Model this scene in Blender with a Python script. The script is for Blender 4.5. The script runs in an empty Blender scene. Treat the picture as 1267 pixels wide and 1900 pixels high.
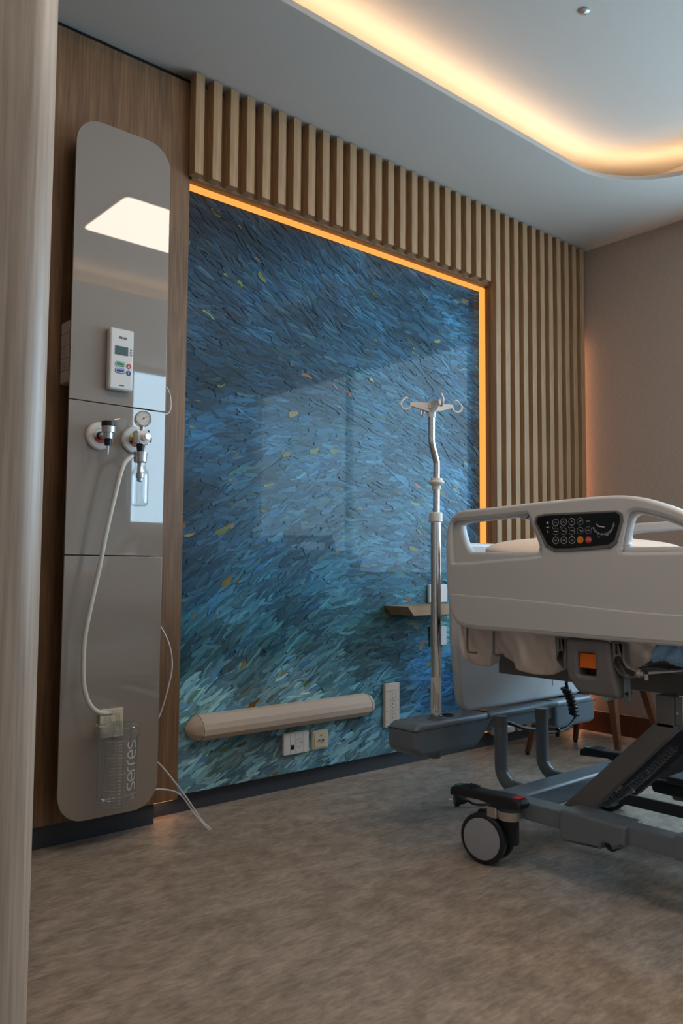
import bpy, bmesh, math, random
from mathutils import Vector, Matrix, noise
random.seed(7)
S = bpy.context.scene
C = S.collection
PI = math.pi

# ---------------------------------------------------------------- camera
cam_d = bpy.data.cameras.new('camera')
cam = bpy.data.objects.new('camera', cam_d); C.objects.link(cam)
yaw, pitch, roll = math.radians(41.0325), math.radians(3.8834), math.radians(0.3983)
fw = Vector((math.sin(yaw)*math.cos(pitch), math.cos(yaw)*math.cos(pitch), math.sin(pitch)))
rt = Vector((math.cos(yaw), -math.sin(yaw), 0)); up = rt.cross(fw)
r2 = rt*math.cos(roll) + up*math.sin(roll); u2 = up*math.cos(roll) - rt*math.sin(roll)
m = Matrix((r2, u2, -fw)).transposed().to_4x4(); m.translation = Vector((0, 0, 0.87))
cam.matrix_world = m
cam_d.sensor_fit = 'VERTICAL'; cam_d.sensor_height = 36.0; cam_d.lens = 1524.4/1900*36
cam_d.clip_start = 0.02
S.camera = cam

# ---------------------------------------------------------------- world, daylight portals, exposure
S.view_settings.view_transform = 'Standard'; S.view_settings.look = 'None'
S.view_settings.gamma = 1; S.view_settings.use_curve_mapping = False
S.view_settings.exposure = 1.55
W = bpy.data.worlds.new('world'); S.world = W; W.use_nodes = True
bg = W.node_tree.nodes['Background']
bg.inputs[0].default_value = (0.55, 0.80, 1.0, 1); bg.inputs[1].default_value = 3.9
def portal(loc, rot, sx, sy):
    l = bpy.data.lights.new('window_portal', 'AREA'); l.shape = 'RECTANGLE'; l.size = sx; l.size_y = sy
    l.cycles.is_portal = True
    o = bpy.data.objects.new('window_portal', l); C.objects.link(o); o.location = loc; o.rotation_euler = rot
# room
XL, XR, YB, YF = -0.9, 4.0, -1.75, 2.64      # left, right, behind camera, mural side
CZ, TZ = 2.66, 2.80
WR = dict(y0=-0.60, y1=1.86, z0=0.80, z1=2.36)   # window in the right wall
WB = dict(x0=3.30, x1=3.93, z0=1.22, z1=2.655)   # window in the wall behind the camera
portal((XR+0.02, (WR['y0']+WR['y1'])/2, (WR['z0']+WR['z1'])/2), (0, PI/2, 0), WR['z1']-WR['z0'], WR['y1']-WR['y0'])
portal(((WB['x0']+WB['x1'])/2, YB-0.02, (WB['z0']+WB['z1'])/2), (PI/2, 0, 0), WB['x1']-WB['x0'], WB['z1']-WB['z0'])

COVE_E, STRIP_E, PANEL_E = 11.5, 0.38, 4.2

# ---------------------------------------------------------------- materials
def lin(c):
    return tuple(((v/255)/12.92 if v/255 <= 0.04045 else ((v/255+0.055)/1.055)**2.4) for v in c)
def pm(name, col, rough=0.5, metal=0.0, spec=None, coat=0, var=0.06, scale=30, ior=None, bump=0.0):
    m = bpy.data.materials.new(name); m.use_nodes = True
    nt = m.node_tree; b = nt.nodes['Principled BSDF']
    col = col if max(col) <= 1 else lin(col)
    b.inputs['Roughness'].default_value = rough; b.inputs['Metallic'].default_value = metal
    if ior: b.inputs['IOR'].default_value = ior
    if coat: b.inputs['Coat Weight'].default_value = coat; b.inputs['Coat Roughness'].default_value = 0.03
    n = nt.nodes.new('ShaderNodeTexNoise'); n.inputs['Scale'].default_value = scale; n.inputs['Detail'].default_value = 3
    tc = nt.nodes.new('ShaderNodeTexCoord'); nt.links.new(tc.outputs['Object'], n.inputs['Vector'])
    r = nt.nodes.new('ShaderNodeMapRange'); r.inputs['To Min'].default_value = 1-var; r.inputs['To Max'].default_value = 1+var
    nt.links.new(n.outputs['Fac'], r.inputs['Value'])
    v = nt.nodes.new('ShaderNodeVectorMath'); v.operation = 'SCALE'; v.inputs[0].default_value = col[:3]
    nt.links.new(r.outputs[0], v.inputs['Scale']); nt.links.new(v.outputs[0], b.inputs['Base Color'])
    if bump:
        bp = nt.nodes.new('ShaderNodeBump'); bp.inputs['Strength'].default_value = bump; bp.inputs['Distance'].default_value = 0.002
        nt.links.new(n.outputs['Fac'], bp.inputs['Height']); nt.links.new(bp.outputs[0], b.inputs['Normal'])
    return m
def emit(name, col, s):
    m = bpy.data.materials.new(name); m.use_nodes = True; nt = m.node_tree
    nt.nodes.remove(nt.nodes['Principled BSDF']); e = nt.nodes.new('ShaderNodeEmission')
    e.inputs[0].default_value = (*col, 1); e.inputs[1].default_value = s
    nt.links.new(e.outputs[0], nt.nodes['Material Output'].inputs[0]); return m
def wood(name, dark, light, rough=0.5, sc=1.0, seam=None):
    m = bpy.data.materials.new(name); m.use_nodes = True; nt = m.node_tree; b = nt.nodes['Principled BSDF']
    b.inputs['Roughness'].default_value = rough
    tc = nt.nodes.new('ShaderNodeTexCoord')
    def nz(scale, vec, det=6, dist=0.0):
        mp = nt.nodes.new('ShaderNodeMapping'); mp.inputs['Scale'].default_value = vec
        nt.links.new(tc.outputs['Object'], mp.inputs[0])
        n = nt.nodes.new('ShaderNodeTexNoise'); n.inputs['Scale'].default_value = scale*sc; n.inputs['Detail'].default_value = det
        n.inputs['Distortion'].default_value = dist; n.inputs['Roughness'].default_value = 0.6
        nt.links.new(mp.outputs[0], n.inputs['Vector']); return n.outputs['Fac']
    fine = nz(160, (1, 1, 0.025)); broad = nz(7, (1, 1, 0.12), 3, 1.5); fig = nz(3.2, (1, 1, 0.22), 2, 0.6)
    wv = nt.nodes.new('ShaderNodeMath'); wv.operation = 'MULTIPLY'; wv.inputs[1].default_value = 60
    nt.links.new(fig, wv.inputs[0])
    sn = nt.nodes.new('ShaderNodeMath'); sn.operation = 'SINE'; nt.links.new(wv.outputs[0], sn.inputs[0])
    def mad(a, k, c):
        q = nt.nodes.new('ShaderNodeMath'); q.operation = 'MULTIPLY_ADD'; nt.links.new(a, q.inputs[0]); q.inputs[1].default_value = k
        if isinstance(c, float): q.inputs[2].default_value = c
        else: nt.links.new(c, q.inputs[2])
        return q.outputs[0]
    t = mad(fine, 0.9, -0.25); t = mad(broad, 0.55, t); t = mad(sn.outputs[0], 0.045, t)
    r = nt.nodes.new('ShaderNodeValToRGB'); r.color_ramp.elements[0].position = 0.15; r.color_ramp.elements[1].position = 0.85
    r.color_ramp.elements[0].color = (*lin(dark), 1); r.color_ramp.elements[1].color = (*lin(light), 1)
    nt.links.new(t, r.inputs[0]); nt.links.new(r.outputs[0], b.inputs['Base Color'])
    bp = nt.nodes.new('ShaderNodeBump'); bp.inputs['Strength'].default_value = 0.15; bp.inputs['Distance'].default_value = 0.001
    nt.links.new(fine, bp.inputs['Height']); nt.links.new(bp.outputs[0], b.inputs['Normal'])
    return m
def clear(name, tint, fac_edge=0.55, rough=0.04):
    m = bpy.data.materials.new(name); m.use_nodes = True; nt = m.node_tree
    nt.nodes.remove(nt.nodes['Principled BSDF'])
    t = nt.nodes.new('ShaderNodeBsdfTransparent'); t.inputs[0].default_value = (*tint, 1)
    g = nt.nodes.new('ShaderNodeBsdfGlossy'); g.inputs['Roughness'].default_value = rough
    lw = nt.nodes.new('ShaderNodeLayerWeight'); lw.inputs['Blend'].default_value = 0.25
    k = nt.nodes.new('ShaderNodeMapRange'); k.inputs['To Min'].default_value = 0.09; k.inputs['To Max'].default_value = fac_edge
    nt.links.new(lw.outputs['Facing'], k.inputs[0])
    mx = nt.nodes.new('ShaderNodeMixShader'); nt.links.new(k.outputs[0], mx.inputs[0])
    nt.links.new(t.outputs[0], mx.inputs[1]); nt.links.new(g.outputs[0], mx.inputs[2])
    nt.links.new(mx.outputs[0], nt.nodes['Material Output'].inputs[0]); return m

M = {}
M['oak'] = wood('oak laminate', (76, 52, 34), (154, 117, 82))
M['oak_slat'] = wood('oak slat', (134, 102, 72), (192, 156, 116), 0.55)
M['oak_back'] = wood('oak backing', (112, 80, 52), (150, 114, 80), 0.6)
M['oak_pale'] = wood('pale oak', (138, 117, 100), (216, 193, 172), 0.4)
M['walnut'] = wood('walnut', (74, 40, 24), (128, 78, 50), 0.3)
M['ceiling'] = pm('ceiling paint', (190, 181, 172), 0.85, var=0.01)
M['wallpaint'] = pm('pale wall paint', (186, 184, 182), 0.8, var=0.03)
M['skirt'] = pm('dark grey skirting', (58, 62, 70), 0.5)
M['black'] = pm('black plastic', (18, 19, 22), 0.4)
M['glasspanel'] = pm('taupe back painted glass', (143, 133, 124), 0.02, ior=1.75, var=0.01, scale=2)
M['boxgrey'] = pm('dark brown housing', (52, 40, 32), 0.6)
M['white'] = pm('white plastic', (215, 213, 210), 0.4, var=0.01)
M['bedwhite'] = pm('bed white plastic', (198, 199, 201), 0.38, var=0.012, scale=3)
M['cream'] = pm('cream plastic', (206, 196, 170), 0.4, var=0.01)
M['socket'] = pm('white socket plastic', (200, 184, 172), 0.4, var=0.01)
M['hub'] = pm('grey hub plastic', (156, 160, 168), 0.4)
M['bumper'] = pm('beige wall bumper', (196, 178, 162), 0.5, var=0.015)
M['steelgrey'] = pm('blue grey painted steel', (102, 112, 120), 0.38, var=0.03)
M['steeldark'] = pm('grey painted steel', (106, 104, 104), 0.4, var=0.03)
M['chrome'] = pm('chrome', (0.82, 0.80, 0.78), 0.12, metal=1, var=0.0)
M['alu'] = pm('brushed aluminium', (0.62, 0.62, 0.62), 0.35, metal=1)
M['rubber'] = pm('dark rubber', (30, 34, 38), 0.5)
M['orange'] = pm('orange handle', (214, 104, 14), 0.45)
M['red'] = pm('red print', (190, 30, 30), 0.5)
M['green'] = pm('green print', (20, 130, 90), 0.5)
M['blue'] = pm('blue print', (22, 62, 140), 0.5)
M['yellow'] = pm('yellow print', (220, 180, 40), 0.5)
M['amber'] = pm('amber print', (214, 130, 24), 0.5)
M['print'] = pm('pale print', (190, 190, 192), 0.6)
M['ink'] = pm('dark print', (60, 62, 68), 0.6)
M['screen'] = pm('black glossy keypad', (6, 6, 7), 0.15)
M['lcd'] = pm('lcd', (84, 104, 104), 0.1)
M['linen'] = pm('white linen', (206, 194, 186), 0.9, var=0.03, bump=0.1, scale=200)
M['peach'] = pm('cream pillowcase', (226, 204, 184), 0.9, var=0.03)
M['terry'] = pm('blue terry', (135, 175, 212), 1.0, var=0.4, scale=260, bump=1.0)
M['tubing'] = pm('milky tubing', (205, 203, 190), 0.25)
M['cord'] = pm('white cord', (214, 214, 220), 0.4)
M['clear'] = clear('clear plastic', (0.93, 0.95, 0.96))
M['gaugeface'] = pm('gauge face', (230, 230, 226), 0.2)
M['grip'] = pm('seat fabric', (150, 130, 118), 0.9)
M['cove'] = emit('warm cove strip', (1.0, 0.70, 0.40), COVE_E)
M['strip'] = emit('orange led strip', (1.0, 0.42, 0.085), STRIP_E)
M['strip2'] = emit('peach corner strip', (1.0, 0.50, 0.25), 7.0)
M['strip3'] = emit('dim peach strip', (1.0, 0.50, 0.25), 1.8)
M['lightpanel'] = emit('ceiling light diffuser', (1.0, 0.84, 0.70), PANEL_E)

def wallcover():
    m = pm('woven wall covering', (172, 154, 142), 0.85, var=0.0); nt = m.node_tree; b = nt.nodes['Principled BSDF']
    tc = nt.nodes.new('ShaderNodeTexCoord'); mp = nt.nodes.new('ShaderNodeMapping'); mp.inputs['Scale'].default_value = (1, 1, 14)
    n = nt.nodes.new('ShaderNodeTexNoise'); n.inputs['Scale'].default_value = 45; n.inputs['Detail'].default_value = 4
    nt.links.new(tc.outputs['Object'], mp.inputs[0]); nt.links.new(mp.outputs[0], n.inputs['Vector'])
    r = nt.nodes.new('ShaderNodeValToRGB'); r.color_ramp.elements[0].position = 0.3; r.color_ramp.elements[1].position = 0.7
    r.color_ramp.elements[0].color = (*lin((160, 142, 131)), 1); r.color_ramp.elements[1].color = (*lin((180, 162, 150)), 1)
    nt.links.new(n.outputs['Fac'], r.inputs[0]); nt.links.new(r.outputs[0], b.inputs['Base Color']); return m
M['wallcover'] = wallcover()
def floormat():
    m = bpy.data.materials.new('vinyl floor'); m.use_nodes = True; nt = m.node_tree; b = nt.nodes['Principled BSDF']
    tc = nt.nodes.new('ShaderNodeTexCoord')
    def nz(s, vec=(1, 1, 1), rot=0.0, det=8, dist=0.0):
        mp = nt.nodes.new('ShaderNodeMapping'); mp.inputs['Scale'].default_value = vec; mp.inputs['Rotation'].default_value = (0, 0, rot)
        nt.links.new(tc.outputs['Object'], mp.inputs[0])
        n = nt.nodes.new('ShaderNodeTexNoise'); n.inputs['Scale'].default_value = s; n.inputs['Detail'].default_value = det
        n.inputs['Roughness'].default_value = 0.68; n.inputs['Distortion'].default_value = dist
        nt.links.new(mp.outputs[0], n.inputs['Vector']); return n.outputs['Fac']
    a = nz(13, (0.8, 1.25, 1), 0.2, 15, 0.35); c = nz(60, (0.4, 1.4, 1), 0.1, 8); d = nz(3.0)
    def mad(x, k, y):
        q = nt.nodes.new('ShaderNodeMath'); q.operation = 'MULTIPLY_ADD'; nt.links.new(x, q.inputs[0]); q.inputs[1].default_value = k
        if isinstance(y, float): q.inputs[2].default_value = y
        else: nt.links.new(y, q.inputs[2])
        return q.outputs[0]
    t = mad(a, 0.85, -0.42); t = mad(c, 0.7, t); t = mad(d, 0.25, t)
    r = nt.nodes.new('ShaderNodeValToRGB'); e = r.color_ramp.elements
    e[0].position = 0.33; e[0].color = (*lin((132, 118, 105)), 1); e[1].position = 0.70; e[1].color = (*lin((188, 174, 159)), 1)
    x = e.new(0.5); x.color = (*lin((160, 146, 132)), 1)
    nt.links.new(t, r.inputs[0]); nt.links.new(r.outputs[0], b.inputs['Base Color'])
    rr = nt.nodes.new('ShaderNodeMapRange'); rr.inputs['To Min'].default_value = 0.38; rr.inputs['To Max'].default_value = 0.55
    nt.links.new(a, rr.inputs[0]); nt.links.new(rr.outputs[0], b.inputs['Roughness'])
    bp = nt.nodes.new('ShaderNodeBump'); bp.inputs['Strength'].default_value = 0.12; bp.inputs['Distance'].default_value = 0.001
    nt.links.new(c, bp.inputs['Height']); nt.links.new(bp.outputs[0], b.inputs['Normal']); return m
M['floor'] = floormat()
def paintmat():
    m = bpy.data.materials.new('glossy painted strokes'); m.use_nodes = True; nt = m.node_tree; b = nt.nodes['Principled BSDF']
    a = nt.nodes.new('ShaderNodeVertexColor'); a.layer_name = 'stroke'
    tc = nt.nodes.new('ShaderNodeTexCoord')
    n = nt.nodes.new('ShaderNodeTexNoise'); n.inputs['Scale'].default_value = 1; n.inputs['Detail'].default_value = 4
    nt.links.new(tc.outputs['UV'], n.inputs['Vector'])
    r = nt.nodes.new('ShaderNodeMapRange'); r.inputs['From Min'].default_value = 0.25; r.inputs['From Max'].default_value = 0.75; r.inputs['To Min'].default_value = 0.62; r.inputs['To Max'].default_value = 1.34
    nt.links.new(n.outputs['Fac'], r.inputs[0])
    v = nt.nodes.new('ShaderNodeVectorMath'); v.operation = 'SCALE'
    nt.links.new(a.outputs[0], v.inputs[0]); nt.links.new(r.outputs[0], v.inputs['Scale']); nt.links.new(v.outputs[0], b.inputs['Base Color'])
    b.inputs['Roughness'].default_value = 0.5; b.inputs['Specular IOR Level'].default_value = 0.3; b.inputs['Coat Weight'].default_value = 0.22; b.inputs['Coat Roughness'].default_value = 0.02
    return m
M['paint'] = paintmat()

# ---------------------------------------------------------------- mesh helpers
class MB:
    def __init__(s): s.bm = bmesh.new()
    def box(s, x0, x1, y0, y1, z0, z1, bev=0.0, seg=2, mat=None):
        g = bmesh.ops.create_cube(s.bm, size=1)['verts']
        for v in g:
            v.co = Vector(((x0+x1)/2+v.co.x*(x1-x0), (y0+y1)/2+v.co.y*(y1-y0), (z0+z1)/2+v.co.z*(z1-z0)))
        if bev:
            es = list({e for v in g for e in v.link_edges})
            r = bmesh.ops.bevel(s.bm, geom=es, offset=bev, segments=seg, profile=0.5, affect='EDGES')
            g = list({v for v in g if v.is_valid} | set(r['verts']))
        if mat is not None:
            for v in g: v.co = mat @ v.co
        return s
    def frame(s, p0, p1):
        d = (Vector(p1)-Vector(p0)).normalized()
        a = Vector((0, 0, 1)) if abs(d.z) < 0.9 else Vector((1, 0, 0))
        u = d.cross(a).normalized(); v = d.cross(u).normalized(); return d, u, v
    def cyl(s, p0, p1, r0, r1=None, n=24, cap=True):
        r1 = r0 if r1 is None else r1
        return s.loft([(p0, r0), (p1, r1)], n, cap)
    def loft(s, rings, n=24, cap=True):
        """rings: list of (centre, radius) along a straight axis (may step in and out)."""
        P = [Vector(p) for p, r in rings]
        d, u, v = s.frame(P[0], P[-1])
        L = []
        for (p, r) in rings:
            p = Vector(p)
            L.append([s.bm.verts.new(p+(u*math.cos(2*PI*k/n)+v*math.sin(2*PI*k/n))*r) for k in range(n)])
        for a, b in zip(L, L[1:]):
            for k in range(n): s.bm.faces.new((a[k], a[(k+1) % n], b[(k+1) % n], b[k]))
        if cap:
            s.bm.faces.new(L[0][::-1]); s.bm.faces.new(L[-1])
        return s
    def lathe(s, c, axis, prof, n=32, cap=True):
        """prof: list of (offset along axis, radius)."""
        c = Vector(c); a = Vector(axis).normalized()
        return s.loft([(c+a*t, max(r, 1e-4)) for t, r in prof], n, cap)
    def tube(s, pts, r, n=10, cap=True, sub=0):
        P = [Vector(p) for p in pts]
        if sub: P = catmull(P, sub)
        rs = r if isinstance(r, (list, tuple)) else [r]*len(P)
        if len(rs) != len(P): rs = [rs[0]+(rs[-1]-rs[0])*i/(len(P)-1) for i in range(len(P))]
        t0 = (P[1]-P[0]).normalized(); _, u, v = s.frame(P[0], P[1]); L = []
        for i, p in enumerate(P):
            t = (P[min(i+1, len(P)-1)]-P[max(i-1, 0)]).normalized()
            q = t0.rotation_difference(t); u = (q @ u).normalized(); t0 = t; v = t.cross(u).normalized()
            L.append([s.bm.verts.new(p+(u*math.cos(2*PI*k/n)+v*math.sin(2*PI*k/n))*rs[i]) for k in range(n)])
        for a, b in zip(L, L[1:]):
            for k in range(n): s.bm.faces.new((a[k], a[(k+1) % n], b[(k+1) % n], b[k]))
        if cap: s.bm.faces.new(L[0][::-1]); s.bm.faces.new(L[-1])
        return s
    def prism(s, pts, f0, f1):
        """pts 2D; f0/f1 map a 2D point to 3D on the two end planes."""
        a = [s.bm.verts.new(f0(*p)) for p in pts]; b = [s.bm.verts.new(f1(*p)) for p in pts]; n = len(pts)
        s.bm.faces.new(a[::-1]); s.bm.faces.new(b)
        for k in range(n): s.bm.faces.new((a[k], a[(k+1) % n], b[(k+1) % n], b[k]))
        return s
    def quad(s, *P):
        s.bm.faces.new([s.bm.verts.new(p) for p in P]); return s
    def grid(s, nu, nv, f):
        g = [[s.bm.verts.new(f(i/(nu-1), j/(nv-1))) for j in range(nv)] for i in range(nu)]
        for i in range(nu-1):
            for j in range(nv-1): s.bm.faces.new((g[i][j], g[i+1][j], g[i+1][j+1], g[i][j+1]))
        return s
def catmull(P, k, closed=False):
    out = []; n = len(P)
    rng = range(n if closed else n-1)
    for i in rng:
        if closed: a, b, c, d = P[i-1], P[i], P[(i+1) % n], P[(i+2) % n]
        else: a, b, c, d = P[max(i-1, 0)], P[i], P[i+1], P[min(i+2, n-1)]
        for j in range(k):
            t = j/k
            out.append(0.5*((2*b)+(c-a)*t+(2*a-5*b+4*c-d)*t*t+(3*b-a-3*c+d)*t**3))
    if not closed: out.append(P[-1])
    return out
OFF = {}
def off(o): return OFF.get(o.name, Vector((0, 0, 0))) if o else Vector((0, 0, 0))
def finish(name, me, mat, parent=None, smooth=True, ang=35, shift=True):
    if shift and parent is not None:
        d = off(parent)
        me.transform(Matrix.Translation(-d))
    if smooth:
        for p in me.polygons: p.use_smooth = True
        me.set_sharp_from_angle(angle=math.radians(ang))
    o = bpy.data.objects.new(name, me); C.objects.link(o)
    mats = mat if isinstance(mat, (list, tuple)) else [mat]
    me.materials.clear()
    for k in mats: me.materials.append(k)
    if parent is not None: o.parent = parent; OFF[o.name] = off(parent)
    return o
def obj(name, b, mat, parent=None, smooth=True, ang=35, kind=None, label=None):
    bm = b.bm if isinstance(b, MB) else b
    bmesh.ops.recalc_face_normals(bm, faces=bm.faces)
    me = bpy.data.meshes.new(name); bm.to_mesh(me); bm.free()
    o = finish(name, me, mat, parent, smooth, ang)
    if smooth:
        wn = o.modifiers.new('weighted', 'WEIGHTED_NORMAL'); wn.keep_sharp = True; wn.weight = 80
    if kind: o['kind'] = kind
    if label: o['label'] = label
    return o
def thing(name, label, cat, loc, group=None):
    o = bpy.data.objects.new(name, None); C.objects.link(o); o.location = loc; o.empty_display_size = 0.05
    o['label'] = label; o['category'] = cat
    if group: o['group'] = group
    OFF[o.name] = Vector(loc); return o
def tag(o, label, cat, group=None):
    o['label'] = label; o['category'] = cat
    if group: o['group'] = group
    return o
def struct(name, b, mat, parent=None, smooth=False):
    o = obj(name, b, mat, parent, smooth)
    if parent is None: o['kind'] = 'structure'
    return o
def plate(name, outer, holes, mapf, depth, bev, mat, parent=None, label=None, res=3):
    """A flat plate with rounded edges and real holes. mapf(a, b, c): outline a,b and depth c (0..depth) to 3D."""
    cu = bpy.data.curves.new(name, 'CURVE'); cu.dimensions = '2D'; cu.fill_mode = 'BOTH'
    def area(P): return sum(P[i][0]*P[(i+1) % len(P)][1]-P[(i+1) % len(P)][0]*P[i][1] for i in range(len(P)))
    for k, P in enumerate([outer]+list(holes)):
        P = [tuple(p) for p in P]
        if (area(P) > 0) != (k > 0): P = P[::-1]
        sp = cu.splines.new('POLY'); sp.points.add(len(P)-1); sp.use_cyclic_u = True
        for q, p in zip(sp.points, P): q.co = (p[0], p[1], 0, 1)
    cu.extrude = max(depth/2-bev, 1e-5); cu.bevel_depth = bev; cu.bevel_resolution = res; cu.offset = -bev
    t = bpy.data.objects.new('tmp', cu); C.objects.link(t)
    dg = bpy.context.evaluated_depsgraph_get(); dg.update()
    me = bpy.data.meshes.new_from_object(t.evaluated_get(dg)); me.name = name
    bpy.data.objects.remove(t); bpy.data.curves.remove(cu)
    bm = bmesh.new(); bm.from_mesh(me); bmesh.ops.remove_doubles(bm, verts=bm.verts, dist=1e-5)
    for v in bm.verts: v.co = Vector(mapf(v.co.x, v.co.y, v.co.z+depth/2))
    bmesh.ops.recalc_face_normals(bm, faces=bm.faces)
    bm.to_mesh(me); bm.free()
    n0 = (Vector(mapf(0, 0, 1))-Vector(mapf(0, 0, 0))).normalized()
    caps = [p.index for p in me.polygons if abs(p.normal.dot(n0)) > 0.9995]
    o = finish(name, me, mat, parent, True, 40)
    for i in caps: me.polygons[i].use_smooth = False
    if label: o['label'] = label
    return o
def text_mesh(txt, size, bold=0.0, align='CENTER', ext=0.0):
    cu = bpy.data.curves.new('t', 'FONT'); cu.body = txt; cu.size = size; cu.offset = bold
    cu.align_x = align; cu.align_y = 'CENTER'; cu.extrude = ext; cu.resolution_u = 3
    t = bpy.data.objects.new('tmp', cu); C.objects.link(t)
    dg = bpy.context.evaluated_depsgraph_get(); dg.update()
    me = bpy.data.meshes.new_from_object(t.evaluated_get(dg))
    bm = bmesh.new(); bm.from_mesh(me); bpy.data.objects.remove(t); bpy.data.curves.remove(cu); bpy.data.meshes.remove(me)
    return bm
def add_text(b, txt, size, f, bold=0.0, align='CENTER'):
    t = text_mesh(txt, size, bold, align)
    vm = [b.bm.verts.new(f(v.co.x, v.co.y)) for v in t.verts]; t.verts.index_update()
    for fc in t.faces: b.bm.faces.new([vm[v.index] for v in fc.verts])
    t.free()
def rounded(pts, r, seg=6):
    out = []; n = len(pts)
    rs = r if isinstance(r, (list, tuple)) else [r]*n
    for i in range(n):
        a, b, c = Vector(pts[i-1]), Vector(pts[i]), Vector(pts[(i+1) % n])
        u = (a-b).normalized(); v = (c-b).normalized(); ang = u.angle(v)
        if rs[i] < 1e-5: out.append(tuple(b)); continue
        d = min(rs[i]/math.tan(ang/2), (a-b).length*0.49, (c-b).length*0.49); rr = d*math.tan(ang/2)
        cen = b+(u+v).normalized()*(rr/math.sin(ang/2))
        p0 = b+u*d; p1 = b+v*d; a0 = math.atan2(*(p0-cen).yx); a1 = math.atan2(*(p1-cen).yx)
        da = (a1-a0+PI) % (2*PI)-PI
        for k in range(seg+1): t = a0+da*k/seg; out.append((cen.x+rr*math.cos(t), cen.y+rr*math.sin(t)))
    return out
def rect(a0, a1, b0, b1): return [(a0, b0), (a1, b0), (a1, b1), (a0, b1)]
XZ = lambda y, s=1: (lambda a, b, c: (a, y+s*c, b))      # plate lying in the XZ plane, depth along s*Y
YZ = lambda x, s=1: (lambda a, b, c: (x+s*c, a, b))      # plate lying in the YZ plane, depth along s*X
def ring(b, c, axis, r, w, n=28, h=0.0004):
    """thin annulus printed on a plane: 'x' normal or 'y' normal"""
    f = (lambda u, v: (c[0], c[1]+u, c[2]+v)) if axis == 'x' else (lambda u, v: (c[0]+u, c[1], c[2]+v))
    A = [b.bm.verts.new(f(r*math.cos(2*PI*k/n), r*math.sin(2*PI*k/n))) for k in range(n)]
    B = [b.bm.verts.new(f((r-w)*math.cos(2*PI*k/n), (r-w)*math.sin(2*PI*k/n))) for k in range(n)]
    for k in range(n): b.bm.faces.new((A[k], A[(k+1) % n], B[(k+1) % n], B[k]))

# ================================================================ the room
struct('floor', MB().box(XL-0.1, XR+0.2, YB-0.2, YF+0.2, -0.06, 0), M['floor'])
# lower ceiling with the rounded opening of the light cove
TX0, TX1, TY0, TY1, TR = -0.55, 3.56, -0.06, 2.005, 0.435
tray = rounded(rect(TX0, TX1, TY0, TY1), TR, 18)
plate('ceiling', rect(XL-0.1, XR+0.2, YB-0.2, YF+0.2), [tray], lambda a, b, c: (a, b, CZ+c), 0.022, 0.003, M['ceiling'])
bpy.data.objects['ceiling']['kind'] = 'structure'
struct('ceiling_recess', MB().box(XL-0.1, XR+0.2, YB-0.2, YF+0.2, TZ, TZ+0.05), M['ceiling'])
W2 = 0.16
b = MB()
b.box(TX0-W2-0.02, TX1+W2+0.02, TY1+W2, TY1+W2+0.02, CZ+0.02, TZ); b.box(TX0-W2-0.02, TX1+W2+0.02, TY0-W2-0.02, TY0-W2, CZ+0.02, TZ)
b.box(TX0-W2-0.02, TX0-W2, TY0-W2, TY1+W2, CZ+0.02, TZ); b.box(TX1+W2, TX1+W2+0.02, TY0-W2, TY1+W2, CZ+0.02, TZ)
struct('ceiling_cove', b, M['ceiling'])
e = 0.055
a_ = rounded(rect(TX0-e, TX1+e, TY0-e, TY1+e), TR+e, 18); c_ = rounded(rect(TX0-e-0.012, TX1+e+0.012, TY0-e-0.012, TY1+e+0.012), TR+e+0.012, 18)
b = MB(); n = len(a_)
for k in range(n):
    b.quad((*a_[k], CZ+0.035), (*a_[(k+1) % n], CZ+0.035), (*c_[(k+1) % n], CZ+0.035), (*c_[k], CZ+0.035))
bmesh.ops.remove_doubles(b.bm, verts=b.bm.verts, dist=1e-5)
o = obj('cove_light', b, M['cove'], smooth=False); tag(o, 'warm glowing light strip hidden around the rounded ceiling recess', 'light strip')
# walls
b = MB().box(XL-0.1, XR+0.2, YF, YF+0.1, 0, CZ+0.2); struct('wall_back', b, M['wallpaint'])
w = WR; b = MB()
b.box(XR, XR+0.12, YB-0.1, w['y0'], 0, CZ); b.box(XR, XR+0.12, w['y1'], YF, 0, CZ)
b.box(XR, XR+0.12, w['y0'], w['y1'], 0, w['z0']); b.box(XR, XR+0.12, w['y0'], w['y1'], w['z1'], CZ)
b.box(XR, XR+0.12, YB-0.1, YF, CZ+0.04, TZ)
struct('wall_right', b, M['wallcover'])
w = WB; b = MB()
b.box(XL, w['x0'], YB-0.12, YB, 0, CZ); b.box(w['x1'], XR, YB-0.12, YB, 0, CZ)
b.box(w['x0'], w['x1'], YB-0.12, YB, 0, w['z0']); b.box(w['x0'], w['x1'], YB-0.12, YB, w['z1'], CZ); b.box(XL, XR, YB-0.12, YB, CZ+0.04, TZ)
struct('wall_front', b, M['wallpaint'])
struct('wall_left', MB().box(XL-0.1, XL, YB-0.1, YF, 0, TZ), M['wallpaint'])
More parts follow.
